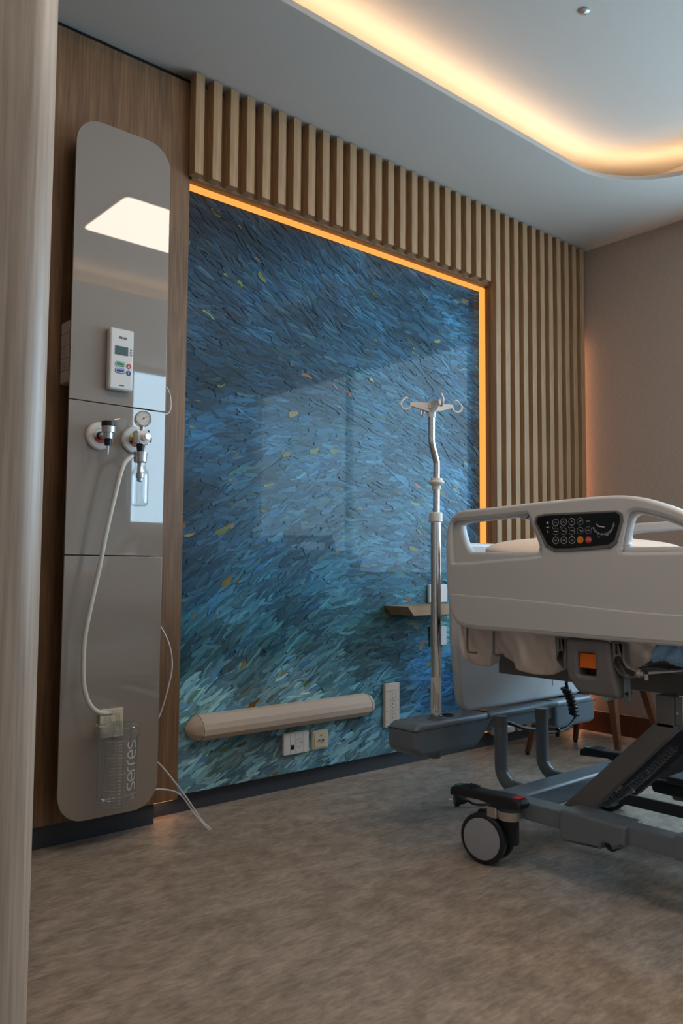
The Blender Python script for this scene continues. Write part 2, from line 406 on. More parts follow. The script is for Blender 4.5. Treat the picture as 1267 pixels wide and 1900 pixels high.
# windows
def window(name, f, a0, a1, z0, z1, mull, depth):
    b = MB(); t = 0.045
    def bar(p0, p1, q0, q1):
        P = f(p0, q0, 0.02); Q = f(p1, q1, 0.02+depth)
        b.box(min(P[0], Q[0]), max(P[0], Q[0]), min(P[1], Q[1]), max(P[1], Q[1]), min(P[2], Q[2]), max(P[2], Q[2]), 0.004, 1)
    bar(a0, a1, z0, z0+t); bar(a0, a1, z1-t, z1); bar(a0, a0+t, z0+t, z1-t); bar(a1-t, a1, z0+t, z1-t)
    for m_ in mull: bar(m_-0.02, m_+0.02, z0+t, z1-t)
    o = struct(name, b, M['white'])
    p = MB(); P = f(a0+t, z0+t, 0.045); Q = f(a1-t, z1-t, 0.051)
    p.box(min(P[0], Q[0]), max(P[0], Q[0]), min(P[1], Q[1]), max(P[1], Q[1]), min(P[2], Q[2]), max(P[2], Q[2]))
    obj('pane', p, M['clear'], o, smooth=False)
window('window_1', lambda a, z, d: (XR+d, a, z), WR['y0'], WR['y1'], WR['z0'], WR['z1'], [0.63], 0.05)
window('window_2', lambda a, z, d: (a, YB-d, z), WB['x0'], WB['x1'], WB['z0'], WB['z1'], [], 0.05)
# skirting
WX = 1.478                                    # right edge of the wood cladding
struct('baseboard_left', MB().box(0.2, 1.395, 2.562, YF, 0, 0.082), M['skirt'])
struct('baseboard_back', MB().box(1.395, XR, 2.622, YF, 0, 0.075), M['skirt'])
struct('baseboard_right', MB().box(XR-0.014, XR, YB, 2.62, 0, 0.113, 0.003, 1), M['walnut'])
# wood clad wall around the medical panel, shadow gap on top
struct('trim_1', MB().box(0.2, WX, 2.55, YF, 0.07, 2.632), M['oak'])
struct('trim_2', MB().box(0.2, XR, 2.575, YF, 2.60, CZ), M['black'])
# rounded timber corner close to the camera on the left
pts = rounded([(-0.6, 0.80), (0.321, 0.80), (0.321, 1.45), (-0.6, 1.45)], [0.001, 0.045, 0.02, 0.001], 14)
struct('wall_side', MB().prism(pts, lambda x, y: (x, y, 0), lambda x, y: (x, y, CZ)), M['oak_pale'], smooth=True)
# frame board at the right of the mural and above it
EDGE = 3.18
# ================================================================ slatted timber screen
sl = thing('slat_screen', 'vertical oak slats hung above and to the right of the blue mural', 'wall panel', (WX, 2.5, 0))
bk = MB().box(WX+0.002, 3.968, 2.543, 2.57, 2.278, 2.635)
bk.box(EDGE, 3.968, 2.543, 2.59, 0.08, 2.278)
obj('backing_board', bk, M['oak_back'], sl, smooth=False)
obj('edge_trim', MB().box(EDGE-0.004, EDGE+0.004, 2.538, 2.592, 0.08, 2.279).box(WX+0.002, EDGE-0.004, 2.538, 2.592, 2.272, 2.279), M['oak'], sl, smooth=False)
SP = 0.07433
short = MB().box(-0.037, 0, 2.502, 2.543, 2.280, 2.652, 0.0012, 1); full = MB().box(-0.037, 0, 2.502, 2.543, 0.08, 2.652, 0.0012, 1)
def slat_mesh(b, nm):
    bmesh.ops.recalc_face_normals(b.bm, faces=b.bm.faces)
    me = bpy.data.meshes.new(nm); b.bm.to_mesh(me); b.bm.free(); me.transform(Matrix.Translation((0, -2.5, 0))); me.materials.append(M['oak_slat']); return me
ms, mf = slat_mesh(short, 'slat_short'), slat_mesh(full, 'slat_full')
for i in range(34):
    o = bpy.data.objects.new('slat', ms if i <= 22 else mf); C.objects.link(o); o.parent = sl
    o.location = (1.506+SP*i-WX, 0, 0)
# orange light strips around the mural and behind the slats
o = obj('mural_light', MB().box(WX+0.002, EDGE-0.005, 2.568, 2.592, 2.253, 2.267).box(3.157, EDGE-0.005, 2.568, 2.592, 0.085, 2.253), M['strip'], smooth=False)
tag(o, 'thin orange light strip along the top and right edge of the blue mural', 'light strip')
o = obj('corner_light', MB().box(3.975, 3.998, 2.598, 2.604, 0.03, 2.15), M['strip2'], smooth=False)
tag(o, 'warm light strip hidden in the corner behind the last full height slat', 'light strip')

o = obj('floor_glow_light', MB().box(1.40, WX-0.004, 2.575, 2.60, 0.062, 0.068), M['strip3'], smooth=False)
tag(o, 'short warm strip under the wood wall edge glowing on the floor', 'light strip')

# ================================================================ mural: generic glossy panel of loose blue brush strokes
MX0, MX1, MZ0, MZ1, MY = WX, 3.165, 0.068, 2.262, 2.600
mu = thing('mural', 'glossy wall mural of loose blue, teal and grey brush strokes with ochre flecks', 'mural', ((MX0+MX1)/2, MY, MZ0))
obj('board', MB().prism(rounded(rect(MX0, MX1, MZ0, MZ1), [0, 0, 0.03, 0], 6), lambda a, c: (a, MY, c), lambda a, c: (a, MY+0.02, c)), pm('mural ground', (44, 84, 112), 0.4), mu)
KEY = [  # u, v, colour: broad tones, the mid-centre ones with reflection painted in
    (0.0, 1.0, (16, 34, 54)), (0.3, 1.0, (22, 46, 68)), (0.6, 0.98, (46, 80, 104)), (1.0, 1.0, (44, 84, 112)),
    (0.05, 0.85, (26, 58, 84)), (0.35, 0.85, (36, 76, 104)), (0.65, 0.85, (42, 88, 118)), (0.95, 0.85, (62, 108, 140)),
    (0.0, 0.68, (34, 76, 108)), (0.3, 0.68, (34, 80, 110)), (0.55, 0.7, (40, 84, 108)), (0.75, 0.68, (60, 112, 146)), (1.0, 0.65, (66, 116, 150)),
    (0.0, 0.52, (26, 68, 100)), (0.3, 0.5, (60, 110, 142)), (0.55, 0.52, (68, 116, 146)), (0.8, 0.5, (72, 124, 158)), (1.0, 0.5, (48, 96, 136)),
    (0.0, 0.36, (26, 66, 96)), (0.3, 0.36, (44, 94, 124)), (0.6, 0.38, (60, 110, 140)), (0.85, 0.38, (76, 126, 156)),
    (0.0, 0.24, (54, 106, 128)), (0.3, 0.24, (60, 116, 136)), (0.6, 0.24, (64, 116, 124)), (0.85, 0.25, (104, 146, 150)), (1.0, 0.24, (44, 104, 136)),
    (0.05, 0.12, (150, 180, 190)), (0.3, 0.14, (180, 200, 204)), (0.55, 0.14, (110, 156, 172)), (0.8, 0.14, (40, 100, 156)), (1.0, 0.12, (16, 78, 160)),
    (0.0, 0.0, (138, 172, 188)), (0.25, 0.0, (158, 186, 198)), (0.5, 0.02, (140, 174, 188)), (0.75, 0.02, (120, 164, 186)), (1.0, 0.0, (20, 84, 156))]
def tone(u, v):
    sw = 0; c = [0, 0, 0]
    for (a, b_, k) in KEY:
        w_ = 1/(((u-a)**2+((v-b_)*1.2)**2)**1.6+1e-4); sw += w_
        for i in range(3): c[i] += w_*k[i]
    return [x/sw for x in c]
PAL = [(18, 40, 66), (24, 56, 104), (30, 84, 120), (44, 96, 96), (96, 140, 158), (146, 172, 176), (58, 74, 56), (72, 130, 166)]
def strokes(n):
    V = []; F = []; col = []; UV = []
    rnd = random.Random(3)
    Wd, Hd = MX1-MX0, MZ1-MZ0
    for i in range(n):
        t = i/n
        u, v = rnd.random(), rnd.random()
        x, z = MX0+u*Wd, MZ0+v*Hd
        ang = 0.35*math.sin(2.6*u+1.7*v*2.2)-0.12 + 0.5*max(0, 0.45-v)/0.45 + 0.25*math.sin(5*v-3*u) + rnd.gauss(0, 0.2)
        big = 2.5 if t < 0.25 else (1.5 if t < 0.6 else rnd.choice((0.7, 1.0, 1.3)))
        L_ = rnd.uniform(0.05, 0.115)*min(big, 1.7); w_ = rnd.uniform(0.007, 0.018)*big
        nn = noise.noise(Vector((u*5, v*9, 0.3)))*0.45+noise.noise(Vector((u*14, v*30, 4.3)))*0.4
        base = [c_*(1+nn) for c_ in tone(u, v)]; lum = sum(base)/3
        p = PAL[rnd.randrange(len(PAL))]; k = rnd.choice((0.08, 0.14, 0.22, 0.45)) if rnd.random() < 0.75 else 0.0
        g = rnd.uniform(0.74, 1.22)
        pl = sum(p)/3; q = [pc*(0.5+0.5*lum/pl) for pc in p]
        c = [min(255, (bc*(1-k)+qc*k)*g) for bc, qc in zip(base, q)]
        if rnd.random() < 0.016 and t > 0.4:
            c = rnd.choice(((176, 150, 66), (150, 118, 52), (168, 140, 90), (182, 168, 120))); w_ *= 1.3; L_ *= 0.55
            c = [x_*rnd.uniform(0.7, 1.0) for x_ in c]
        bend = rnd.uniform(-0.14, 0.14)*L_
        ca, sa = math.cos(ang), math.sin(ang); y = MY-0.0004-i*4e-7
        prof = [(-0.5, 0.45), (-0.44, 0.9), (0.0, 1.0), (0.36, 0.7), (0.5, 0.15)]
        top = []; bot = []
        for (s_, h_) in prof:
            cx = s_*L_; cz = bend*(1-4*s_*s_)
            j1, j2 = h_*w_*rnd.uniform(0.7, 1.1)/2, h_*w_*rnd.uniform(0.7, 1.1)/2
            top.append((cx, cz+j1)); bot.append((cx, cz-j2))
        idx = len(V); ou, ov = rnd.random()*50, rnd.random()*50
        for (a, b_) in top+bot[::-1]:
            UV.extend((ou+a*22, ov+b_*330))
            X = min(max(x+a*ca-b_*sa, MX0+0.001), MX1-0.001); Z = min(max(z+a*sa+b_*ca, MZ0+0.001), MZ1-0.001)
            V.append((X, y, Z))
        c = (min(255, c[0]*.84), min(255, c[1]*.90), min(255, c[2]*.88))
        F.append(tuple(range(idx, idx+10))); col.append((*lin(c), 1))
    me = bpy.data.meshes.new('brush_strokes'); me.from_pydata(V, [], F); me.update()
    at = me.color_attributes.new('stroke', 'FLOAT_COLOR', 'CORNER')
    flat = []
    for c in col: flat.extend(c*10)
    at.data.foreach_set('color', flat)
    uvl = me.uv_layers.new(name='bristle'); uvl.data.foreach_set('uv', UV)
    return me
me = strokes(11500)
if me.polygons[0].normal.y > 0: me.flip_normals()
o = finish('brush_strokes', me, M['paint'], mu, smooth=False); o['kind'] = 'stuff'

# ================================================================ glass fronted medical panel
GX0, GX1, GY = 1.012, 1.345, 2.45
gp = thing('medical_panel', 'tall taupe glass medical supply panel with rounded ends on the wood wall', 'wall unit', (1.18, 2.55, 0.1))
obj('housing', MB().box(1.043, 1.31, GY+0.0085, 2.55, 0.16, 2.235, 0.01, 2), M['boxgrey'], gp)
J = [(0.093, 0.9015), (0.9045, 1.3855), (1.3885, 2.302)]
rr_ = [[0.085, 0.085, 0, 0], [0]*4, [0, 0, 0.085, 0.085]]
for (z0, z1), rr in zip(J, rr_):
    plate('glass_front', rounded(rect(GX0, GX1, z0, z1), rr, 10), [], XZ(GY, 1), 0.008, 0.0012, M['glasspanel'], gp)
# socket strip on the side of the panel
ss = thing('socket_strip', 'beige five module socket strip on the left side of the glass panel', 'socket', (1.043, 2.51, 1.44))
obj('plate', MB().box(1.022, 1.0428, 2.476, 2.545, 1.445, 1.645, 0.002, 1), M['socket'], ss)
for k in range(5):
    z0 = 1.446+k*0.0396
    md = obj('module', MB().box(1.0185, 1.0225, 2.479, 2.542, z0+0.0012, z0+0.0384, 0.001, 1), M['socket'], ss)
    if 0 < k < 4:
        q = MB()
        for s in (-1, 1): q.cyl((1.0183, 2.511, z0+0.0195+s*0.008), (1.019, 2.511, z0+0.0195+s*0.008), 0.0024, n=10)
        obj('socket_hole', q, M['black'], md)
# nurse call style controller
dv = thing('wall_controller', 'white handheld controller with small display fixed on the glass panel', 'controller', (1.171, GY, 1.43))
obj('case', MB().box(1.128, 1.2115, 2.421, GY-0.0005, 1.432, 1.632, 0.008, 3), M['white'], dv)
FY = 2.4205
ob = lambda name, b, mt, par=dv: obj(name, b, M[mt], par, smooth=False)
ob('display', MB().box(1.146, 1.190, FY-0.0012, FY+0.001, 1.545, 1.573), 'lcd')
def pill(b, cx, cz, w_, h_, y):
    P = rounded(rect(cx-w_/2, cx+w_/2, cz-h_/2, cz+h_/2), h_/2-1e-4, 8); b.prism(P, lambda a, c: (a, y, c), lambda a, c: (a, y+0.0006, c))
for cz, mt in ((1.5150, 'green'), (1.4935, 'blue')):
    q = MB(); pill(q, 1.164, cz, 0.034, 0.017, FY-0.0008); bt = ob('button', q, mt)
    q = MB(); pill(q, 1.164, cz, 0.030, 0.013, FY-0.0012); ob('button_ring', q, 'white', bt)
    q = MB(); pill(q, 1.164, cz, 0.026, 0.009, FY-0.0016); ob('button_face', q, mt, bt)
q = MB().cyl((1.1935, FY-0.0008, 1.512), (1.1935, FY, 1.512), 0.0082); r_ = ob('call_symbol', q, 'red')
q = MB().box(1.1905, 1.1965, FY-0.0012, FY-0.0009, 1.5065, 1.512).box(1.192, 1.195, FY-0.0012, FY-0.0009, 1.512, 1.5165).box(1.189, 1.198, FY-0.0012, FY-0.0009, 1.5062, 1.508); ob('symbol_mark', q, 'white', r_)
q = MB().cyl((1.1935, FY-0.0008, 1.490), (1.1935, FY, 1.490), 0.0082); r_ = ob('stop_symbol', q, 'blue')
q = MB(); add_text(q, 'S', 0.013, lambda a, c: (1.1935+a, FY-0.0011, 1.490+c), 0.0003); ob('symbol_mark', q, 'white', r_)
q = MB()
for k in range(5): q.box(1.160+k*0.0052, 1.163+k*0.0052, FY-0.0006, FY+0.0006, 1.5975, 1.6045)
ob('speaker_slots', q, 'ink')
q = MB(); q.box(1.162, 1.179, FY-0.0006, FY+0.0006, 1.445, 1.4475); ob('maker_mark', q, 'ink')
q = MB()
for k in range(3): add_text(q, 'INF' if k == 0 else 'STD', 0.0052, lambda a, c, k=k: (1.2005+a, FY-0.0006, 1.5655-k*0.008+c), 0.0002)
ob('indicator_text', q, 'ink')
# gas outlets
def outlet(name, label, cx, cz, col1, col2):
    t = thing(name, label, 'gas outlet', (cx, GY, cz))
    obj('rosette', MB().lathe((cx, GY, cz), (0, -1, 0), [(0, 0.0445), (0.006, 0.0445), (0.010, 0.040), (0.011, 0.026), (0.011, 0.0)], 40), M['white'], t)
    q = MB(); N = 40
    def arc(q, a0, a1, r0, r1, y):
        n = 24; A = []; B = []
        for k in range(n+1):
            a = a0+(a1-a0)*k/n
            A.append(q.bm.verts.new((cx+r0*math.cos(a), y, cz+r0*math.sin(a)))); B.append(q.bm.verts.new((cx+r1*math.cos(a), y, cz+r1*math.sin(a))))
        for k in range(n): q.bm.faces.new((A[k], A[k+1], B[k+1], B[k]))
    arc(q, PI*1.08, PI*1.92, 0.0145, 0.0225, GY-0.0115); obj('lower_band', q, M[col2], t, smooth=False)
    if col1:
        q = MB(); arc(q, -PI*0.05, PI*1.05, 0.0145, 0.0225, GY-0.0115); obj('upper_band', q, M[col1], t, smooth=False)
    q = MB()
    for r_ in (0.0235, 0.0140): ring(q, (cx, GY-0.0117, cz), 'y', r_, 0.0008)
    obj('band_edge', q, M['ink'], t, smooth=False)
    obj('bore', MB().cyl((cx, GY-0.0112, cz), (cx, GY-0.014, cz), 0.0128), M['black'], t)
    return t
outlet('suction_outlet', 'round white wall outlet with red band, left one on the glass panel', 1.113, 1.280, None, 'red')
outlet('vacuum_outlet', 'round white wall outlet with yellow and red band, behind the pressure gauge', 1.233, 1.280, 'yellow', 'red')
# probe in the left outlet
t = thing('outlet_probe', 'grey and black gas probe hanging in the left wall outlet', 'gas probe', (1.113, GY, 1.28))
obj('stem', MB().cyl((1.113, GY-0.0142, 1.279), (1.113, 2.385, 1.279), 0.0095), M['alu'], t)
c = (1.113, 2.385, 0)
obj('body', MB().loft([((1.113, 2.385, z), r) for z, r in ((1.262, 0.011), (1.264, 0.0145), (1.283, 0.0145), (1.284, 0.0205), (1.303, 0.0205), (1.304, 0.018))], 28), M['alu'], t)
obj('knob', MB().loft([((1.113, 2.385, z), r) for z, r in ((1.3042, 0.0195), (1.3045, 0.0212), (1.317, 0.0212), (1.319, 0.0195))], 28), M['black'], t)
obj('collar', MB().loft([((1.113, 2.385, z), r) for z, r in ((1.243, 0.009), (1.246, 0.0105), (1.2618, 0.0125))], 24), M['black'], t)
obj('nozzle', MB().loft([((1.113, 2.385, z), r) for z, r in ((1.216, 0.003), (1.219, 0.0028), (1.2428, 0.0042))], 16), M['white'], t)
# suction regulator with gauge and bottle
t = thing('suction_regulator', 'silver suction regulator with round gauge and clear bottle, right on the glass panel', 'regulator', (1.233, GY, 1.28))
RX, RY = 1.222, 2.378
obj('stem', MB().cyl((1.228, GY-0.0142, 1.279), (RX+0.004, RY+0.018, 1.279), 0.011), M['alu'], t)
obj('body', MB().box(RX-0.022, RX+0.020, RY-0.014, RY+0.020, 1.256, 1.300, 0.005, 2), M['alu'], t)
obj('dial_plate', MB().lathe((RX+0.002, RY-0.014, 1.279), (0, -1, 0), [(0, 0.0235), (0.003, 0.0235), (0.0036, 0.0)], 32), M['white'], t)
obj('control_knob', MB().lathe((RX+0.002, RY-0.0177, 1.279), (0, -1, 0), [(0, 0.0115), (0.010, 0.0115), (0.012, 0.0105), (0.022, 0.0105), (0.0235, 0.009)], 24), M['chrome'], t)
obj('side_lever', MB().cyl((RX+0.0205, RY, 1.275), (RX+0.033, RY, 1.275), 0.008).box(RX+0.021, RX+0.026, RY-0.006, RY+0.004, 1.282, 1.305, 0.0015, 1), M['black'], t)
obj('gauge_stem', MB().cyl((RX+0.002, RY, 1.3002), (RX+0.002, RY, 1.316), 0.008), M['alu'], t)
ga = Vector((-0.28, -0.96, 0)).normalized(); gc = Vector((RX+0.006, RY+0.010, 1.3385))
g_ = obj('gauge', MB().lathe(gc, ga, [(0, 0.024), (0.001, 0.0255), (0.026, 0.0255), (0.028, 0.0245), (0.028, 0.0225), (0.0262, 0.0222), (0.0262, 0.0)], 36), M['chrome'], t)
obj('gauge_face', MB().lathe(gc, ga, [(0.0264, 0.0218), (0.0268, 0.0218)], 32), M['gaugeface'], g_)
q = MB(); gu = Vector((0, 0, 1)); gv = ga.cross(gu).normalized(); fc = gc+ga*0.0271
for k in range(21):
    a = math.radians(-130+13*k); d = gu*math.cos(a)+gv*math.sin(a); s_ = ga.cross(d)
    l0 = 0.0165 if k % 5 else 0.0145
    q.quad(fc+d*l0-s_*0.0004, fc+d*0.0195-s_*0.0004, fc+d*0.0195+s_*0.0004, fc+d*l0+s_*0.0004)
d = (gu*0.6-gv*0.8).normalized(); s_ = ga.cross(d); q.quad(fc-d*0.005-s_*0.0012, fc+d*0.0155-s_*0.0002, fc+d*0.0155+s_*0.0002, fc-d*0.005+s_*0.0012)
q.lathe(fc, ga, [(0, 0.0028), (0.0008, 0.0028)], 14)
obj('gauge_marks', q, M['ink'], g_, smooth=False)
BX = RX-0.002
obj('hose_adapter', MB().loft([((BX, RY, z), r) for z, r in ((1.232, 0.0095), (1.236, 0.011), (1.2555, 0.0135))], 24), M['black'], t)
obj('bottle_cap', MB().loft([((BX, RY, z), r) for z, r in ((1.199, 0.0185), (1.203, 0.0205), (1.222, 0.0205), (1.227, 0.0225), (1.2318, 0.0225))], 32), M['alu'], t)
bt = obj('bottle', MB().loft([((BX, RY, z), r) for z, r in ((1.1985, 0.0165), (1.190, 0.0165), (1.180, 0.019), (1.168, 0.0255), (1.155, 0.0275), (1.072, 0.0275), (1.064, 0.0245), (1.061, 0.020))], 36), M['clear'], t)
obj('float_valve', MB().loft([((BX, RY, z), r) for z, r in ((1.198, 0.009), (1.166, 0.009), (1.165, 0.0125), (1.150, 0.0125), (1.149, 0.009), (1.140, 0.009), (1.138, 0.005))], 20), M['alu'], bt)
obj('spigot', MB().cyl((BX-0.0195, RY, 1.2175), (BX-0.035, RY-0.004, 1.213), 0.0038), M['alu'], t)
# clear hose
hs = [(BX-0.030, RY-0.003, 1.2145), (1.178, 2.372, 1.207), (1.156, 2.370, 1.177), (1.131, 2.372, 1.073), (1.107, 2.375, 0.954), (1.094, 2.378, 0.871), (1.072, 2.382, 0.756), (1.056, 2.385, 0.659), (1.053, 2.385, 0.578), (1.056, 2.383, 0.513), (1.072, 2.378, 0.459), (1.098, 2.371, 0.431), (1.128, 2.365, 0.4245)]
o = obj('suction_hose', MB().tube(hs, 0.0072, 12, sub=8), M['tubing']); tag(o, 'milky clear hose looping from the regulator bottle down to the canister', 'hose')
# suction canister
JX, JY, JZ0, JZ1 = 1.163, 2.372, 0.150, 0.385
t = thing('suction_canister', 'clear measuring canister with white lettering hung low on the glass panel', 'canister', (JX, GY, JZ0))
prof = [(JZ0, 0.050), (JZ0+0.006, 0.056), (JZ0+0.02, 0.0585), (JZ1-0.035, 0.0605), (JZ1-0.034, 0.0655), (JZ1-0.004, 0.0665), (JZ1, 0.0660)]
q = MB().loft([((JX, JY, z), r) for z, r in prof], 56, cap=False)
q.bm.faces.new([v for v in sorted([v for v in q.bm.verts if abs(v.co.z-JZ0) < 1e-6], key=lambda v: math.atan2(v.co.y-JY, v.co.x-JX))])
obj('vessel', q, M['clear'], t)
q = MB()
for z in (JZ1,): q.tube([(JX+0.066*math.cos(a*PI/24), JY+0.066*math.sin(a*PI/24), z) for a in range(49)], 0.0011, 6)
obj('rim_edge', q, M['clear'], t); q = MB(); q.tube([(JX+0.052*math.cos(a*PI/24), JY+0.052*math.sin(a*PI/24), JZ0+0.003) for a in range(49)], 0.0013, 6)
obj('foot_edge', q, M['clear'], t)
def onjar(s, z, k=0.0008):
    """s: arc length to the right of the side that faces -Y"""
    R_ = 0.0607+k; a = -PI/2+s/R_; return (JX+R_*math.cos(a), JY+R_*math.sin(a), z)
q = MB()
def letter_path(b, P, w_):
    P = [Vector((p[0], p[1], 0)) for p in P]; P = catmull(P, 5)
    L = []
    for i, p in enumerate(P):
        tt = (P[min(i+1, len(P)-1)]-P[max(i-1, 0)]).normalized(); nn = Vector((-tt.y, tt.x, 0))*w_/2
        L.append((b.bm.verts.new(onjar(*(p+nn).xy)), b.bm.verts.new(onjar(*(p-nn).xy))))
    for (a, a2), (c, c2) in zip(L, L[1:]): b.bm.faces.new((a, a2, c2, c))
# lettering reads upward: letter x -> z, letter y -> -s
def LT(P, z0, h=0.031, s0=0.036): return [(s0-y*h, z0+x*h) for x, y in P]
s_l = [(0.75, 0.92), (0.40, 1.0), (0.08, 0.80), (0.30, 0.55), (0.62, 0.42), (0.74, 0.20), (0.50, 0.02), (0.02, 0.0)]
e_l = [(0.10, 0.50), (0.70, 0.50), (0.74, 0.72), (0.45, 1.0), (0.12, 0.85), (0.02, 0.45), (0.15, 0.1), (0.45, 0.0), (0.74, 0.06)]
r_l = [(0.06, 0.0), (0.06, 0.5), (0.10, 0.85), (0.32, 1.0), (0.50, 1.0)]
zz = 0.198
for P, adv in ((s_l, 1.0), (e_l, 0.95), (r_l, 0.72), (r_l, 0.66), (e_l, 0.98), (s_l, 1.0)):
    letter_path(q, LT(P, zz), 0.0046); zz += adv*0.0285
obj('lettering', q, M['print'], t, smooth=False)
q = MB()
def tick(s0, s1, z, h=0.0005): 
    n = max(2, int((s1-s0)/0.004))
    P = [(onjar(s0+(s1-s0)*k/n, z-h, 0.0007), onjar(s0+(s1-s0)*k/n, z+h, 0.0007)) for k in range(n+1)]
    for (a, a2), (c, c2) in zip(P, P[1:]): q.quad(a, c, c2, a2)
for k in range(20):
    z = JZ0+0.014+k*0.0096; major = k % 5 == 4
    tick(-0.060 if major else -0.048, -0.030, z, 0.0006 if major else 0.0003); tick(-0.005 if not major else -0.008, 0.0, z, 0.0006 if major else 0.0003)
    add_text(q, str((k+1)*100), 0.0075 if major else 0.0055, lambda a, c, z=z: onjar(-0.019+a, z+c, 0.0009), 0.0001)
    tick(0.052, 0.058, z, 0.0005)
tick(0.0, 0.052, 0.186, 0.0006)
for k in range(3): tick(0.012, 0.046, 0.178-k*0.008, 0.0002)
add_text(q, 'CE', 0.007, lambda a, c: onjar(0.026+a, 0.1735+c, 0.0009), 0.0001)
obj('scale_marks', q, M['print'], t, smooth=False)
obj('bracket', MB().box(1.136, 1.214, GY-0.012, GY-0.0006, 0.335, 0.424, 0.002, 1).box(1.13, 1.15, GY-0.03, GY-0.012, 0.355, 0.375), M['cream'], t)
obj('connector', MB().tube([(1.124, 2.3655, 0.4245), (1.150, 2.360, 0.4255), (1.157, 2.360, 0.422), (1.1575, 2.360, 0.385)], 0.0062, 12).loft([((1.1575, 2.36, z), r) for z, r in ((0.36, 0.012), (0.398, 0.0115))], 20), M['clear'], t)
obj('barb', MB().loft([((1.112+k*0.003, 2.368, 0.4243), 0.0068 if k % 2 else 0.0055) for k in range(10)], 12), M['print'], t)
obj('inner_liner', MB().loft([((1.130, 2.375, z), r) for z, r in ((0.340, 0.020), (0.395, 0.020), (0.400, 0.012), (0.412, 0.010))], 24), M['clear'], t)
# white cords beside the panel
o = obj('power_cord', MB().tube([(1.322, 2.50, 1.50), (1.372, 2.50, 1.485), (1.388, 2.497, 1.452), (1.387, 2.50, 1.40), (1.330, 2.50, 1.36), (1.324, 2.50, 1.2), (1.324, 2.50, 0.78), (1.330, 2.50, 0.71), (1.372, 2.50, 0.668), (1.400, 2.49, 0.608), (1.413, 2.49, 0.541), (1.402, 2.49, 0.473), (1.374, 2.50, 0.37), (1.328, 2.50, 0.31), (1.324, 2.49, 0.26), (1.371, 2.47, 0.212), (1.44, 2.44, 0.115), (1.49, 2.41, 0.03), (1.507, 2.385, 0.006), (1.502, 2.39, 0.004), (1.470, 2.42, 0.05), (1.430, 2.45, 0.115), (1.38, 2.475, 0.135), (1.318, 2.48, 0.14)], 0.0027, 8, sub=6), M['cord'])
tag(o, 'thin white cord hanging beside the glass panel and looping onto the floor', 'cord')
o = obj('cable_clip', MB().box(1.347, 1.368, 2.535, 2.55, 0.765, 0.792, 0.001, 1), M['white']); tag(o, 'tiny white clip on the wood wall right of the glass panel', 'clip')

# ================================================================ wall bumper and sockets on the mural
SY = MY-0.006
P = [(0.0, 0.246), (-0.030, 0.252), (-0.052, 0.272), (-0.055, 0.292), (-0.050, 0.312), (-0.022, 0.337), (0.0, 0.341)]
q = MB(); y0 = MY-0.0062
rings = []
for (x, k, dz) in ((1.528, 0.02, 0.10), (1.536, 0.35, 0.45), (1.552, 0.72, 0.8), (1.575, 1, 1), (2.392, 1, 1), (2.418, 0.72, 0.8), (2.434, 0.35, 0.45), (2.441, 0.02, 0.10)):
    rings.append([q.bm.verts.new((x, y0+p[0]*k, 0.293+(p[1]-0.293)*dz)) for p in P])
for a, c in zip(rings, rings[1:]):
    for k in range(len(P)-1): q.bm.faces.new((a[k], a[k+1], c[k+1], c[k]))
    q.bm.faces.new((a[-1], a[0], c[0], c[-1]))
q.bm.faces.new(rings[0]); q.bm.faces.new(rings[-1])
t = thing('wall_bumper', 'long beige bed bumper rail with tapered ends low on the mural', 'bumper', (1.98, MY, 0.25))
obj('rail', q, M['bumper'], t, ang=22)
for jx in (1.5752, 2.392): obj('end_joint', MB().tube([(jx, y0+p[0]*1.008, 0.293+(p[1]-0.293)*1.008) for p in P], 0.0009, 5), M['ink'], t)
def mod_socket(name, label, x0, x1, z0, z1, mods, vertical, mat='socket', d=0.011):
    t = thing(name, label, 'socket', ((x0+x1)/2, SY, z0))
    obj('plate', MB().box(x0, x1, SY-d, SY, z0, z1, 0.0015, 1), M[mat], t)
    f = SY-d; L0, L1 = (z0, z1) if vertical else (x0, x1); tot = sum(m_[0] for m_ in mods); p = L0
    for (wt, kind) in mods:
        q0 = p+(L1-L0)*wt/tot; g = 0.0008
        if vertical: bx = (x0+0.002, x1-0.002, p+g, q0-g)
        else: bx = (p+g, q0-g, z0+0.002, z1-0.002)
        md = obj('module', MB().box(bx[0], bx[1], f-0.0022, f, bx[2], bx[3], 0.0006, 1), M[mat], t)
        cx, cz = (bx[0]+bx[1])/2, (bx[2]+bx[3])/2; ff = f-0.0026
        if kind == 'S':
            rr = min(bx[1]-bx[0], bx[3]-bx[2])*0.44
            k_ = MB(); ring(k_, (cx, ff, cz), 'y', rr, 0.0008); obj('socket_ring', k_, M['ink'], md, smooth=False)
            k_ = MB()
            dv_ = ((0, 1) if vertical else (1, 0))
            for s in (-1, 1): k_.cyl((cx+s*dv_[0]*rr*0.42, ff, cz+s*dv_[1]*rr*0.42), (cx+s*dv_[0]*rr*0.42, ff+0.001, cz+s*dv_[1]*rr*0.42), 0.0024, n=10)
            k_.cyl((cx-(rr*0.45 if vertical else 0), ff, cz+(0 if vertical else rr*0.45)), (cx-(rr*0.45 if vertical else 0), ff+0.001, cz+(0 if vertical else rr*0.45)), 0.0014, n=8)
            obj('socket_hole', k_, M['black'], md)
        if kind == 'N':
            obj('port', MB().box(cx-0.008, cx+0.006, ff-0.001, ff+0.001, cz-0.022, cz-0.006), M['black'], md, smooth=False)
            obj('port_cover', MB().box(cx-0.009, cx+0.007, ff-0.002, ff+0.001, cz-0.003, cz+0.016), M['white'], md, smooth=False)
        p = q0
    return t
mod_socket('wall_socket', 'white plate with data port and round socket just under the wall bumper', 1.959, 2.083, 0.141, 0.226, [(0.8, ''), (0.6, 'N'), (1.1, 'S'), (0.7, '')], False, 'white')
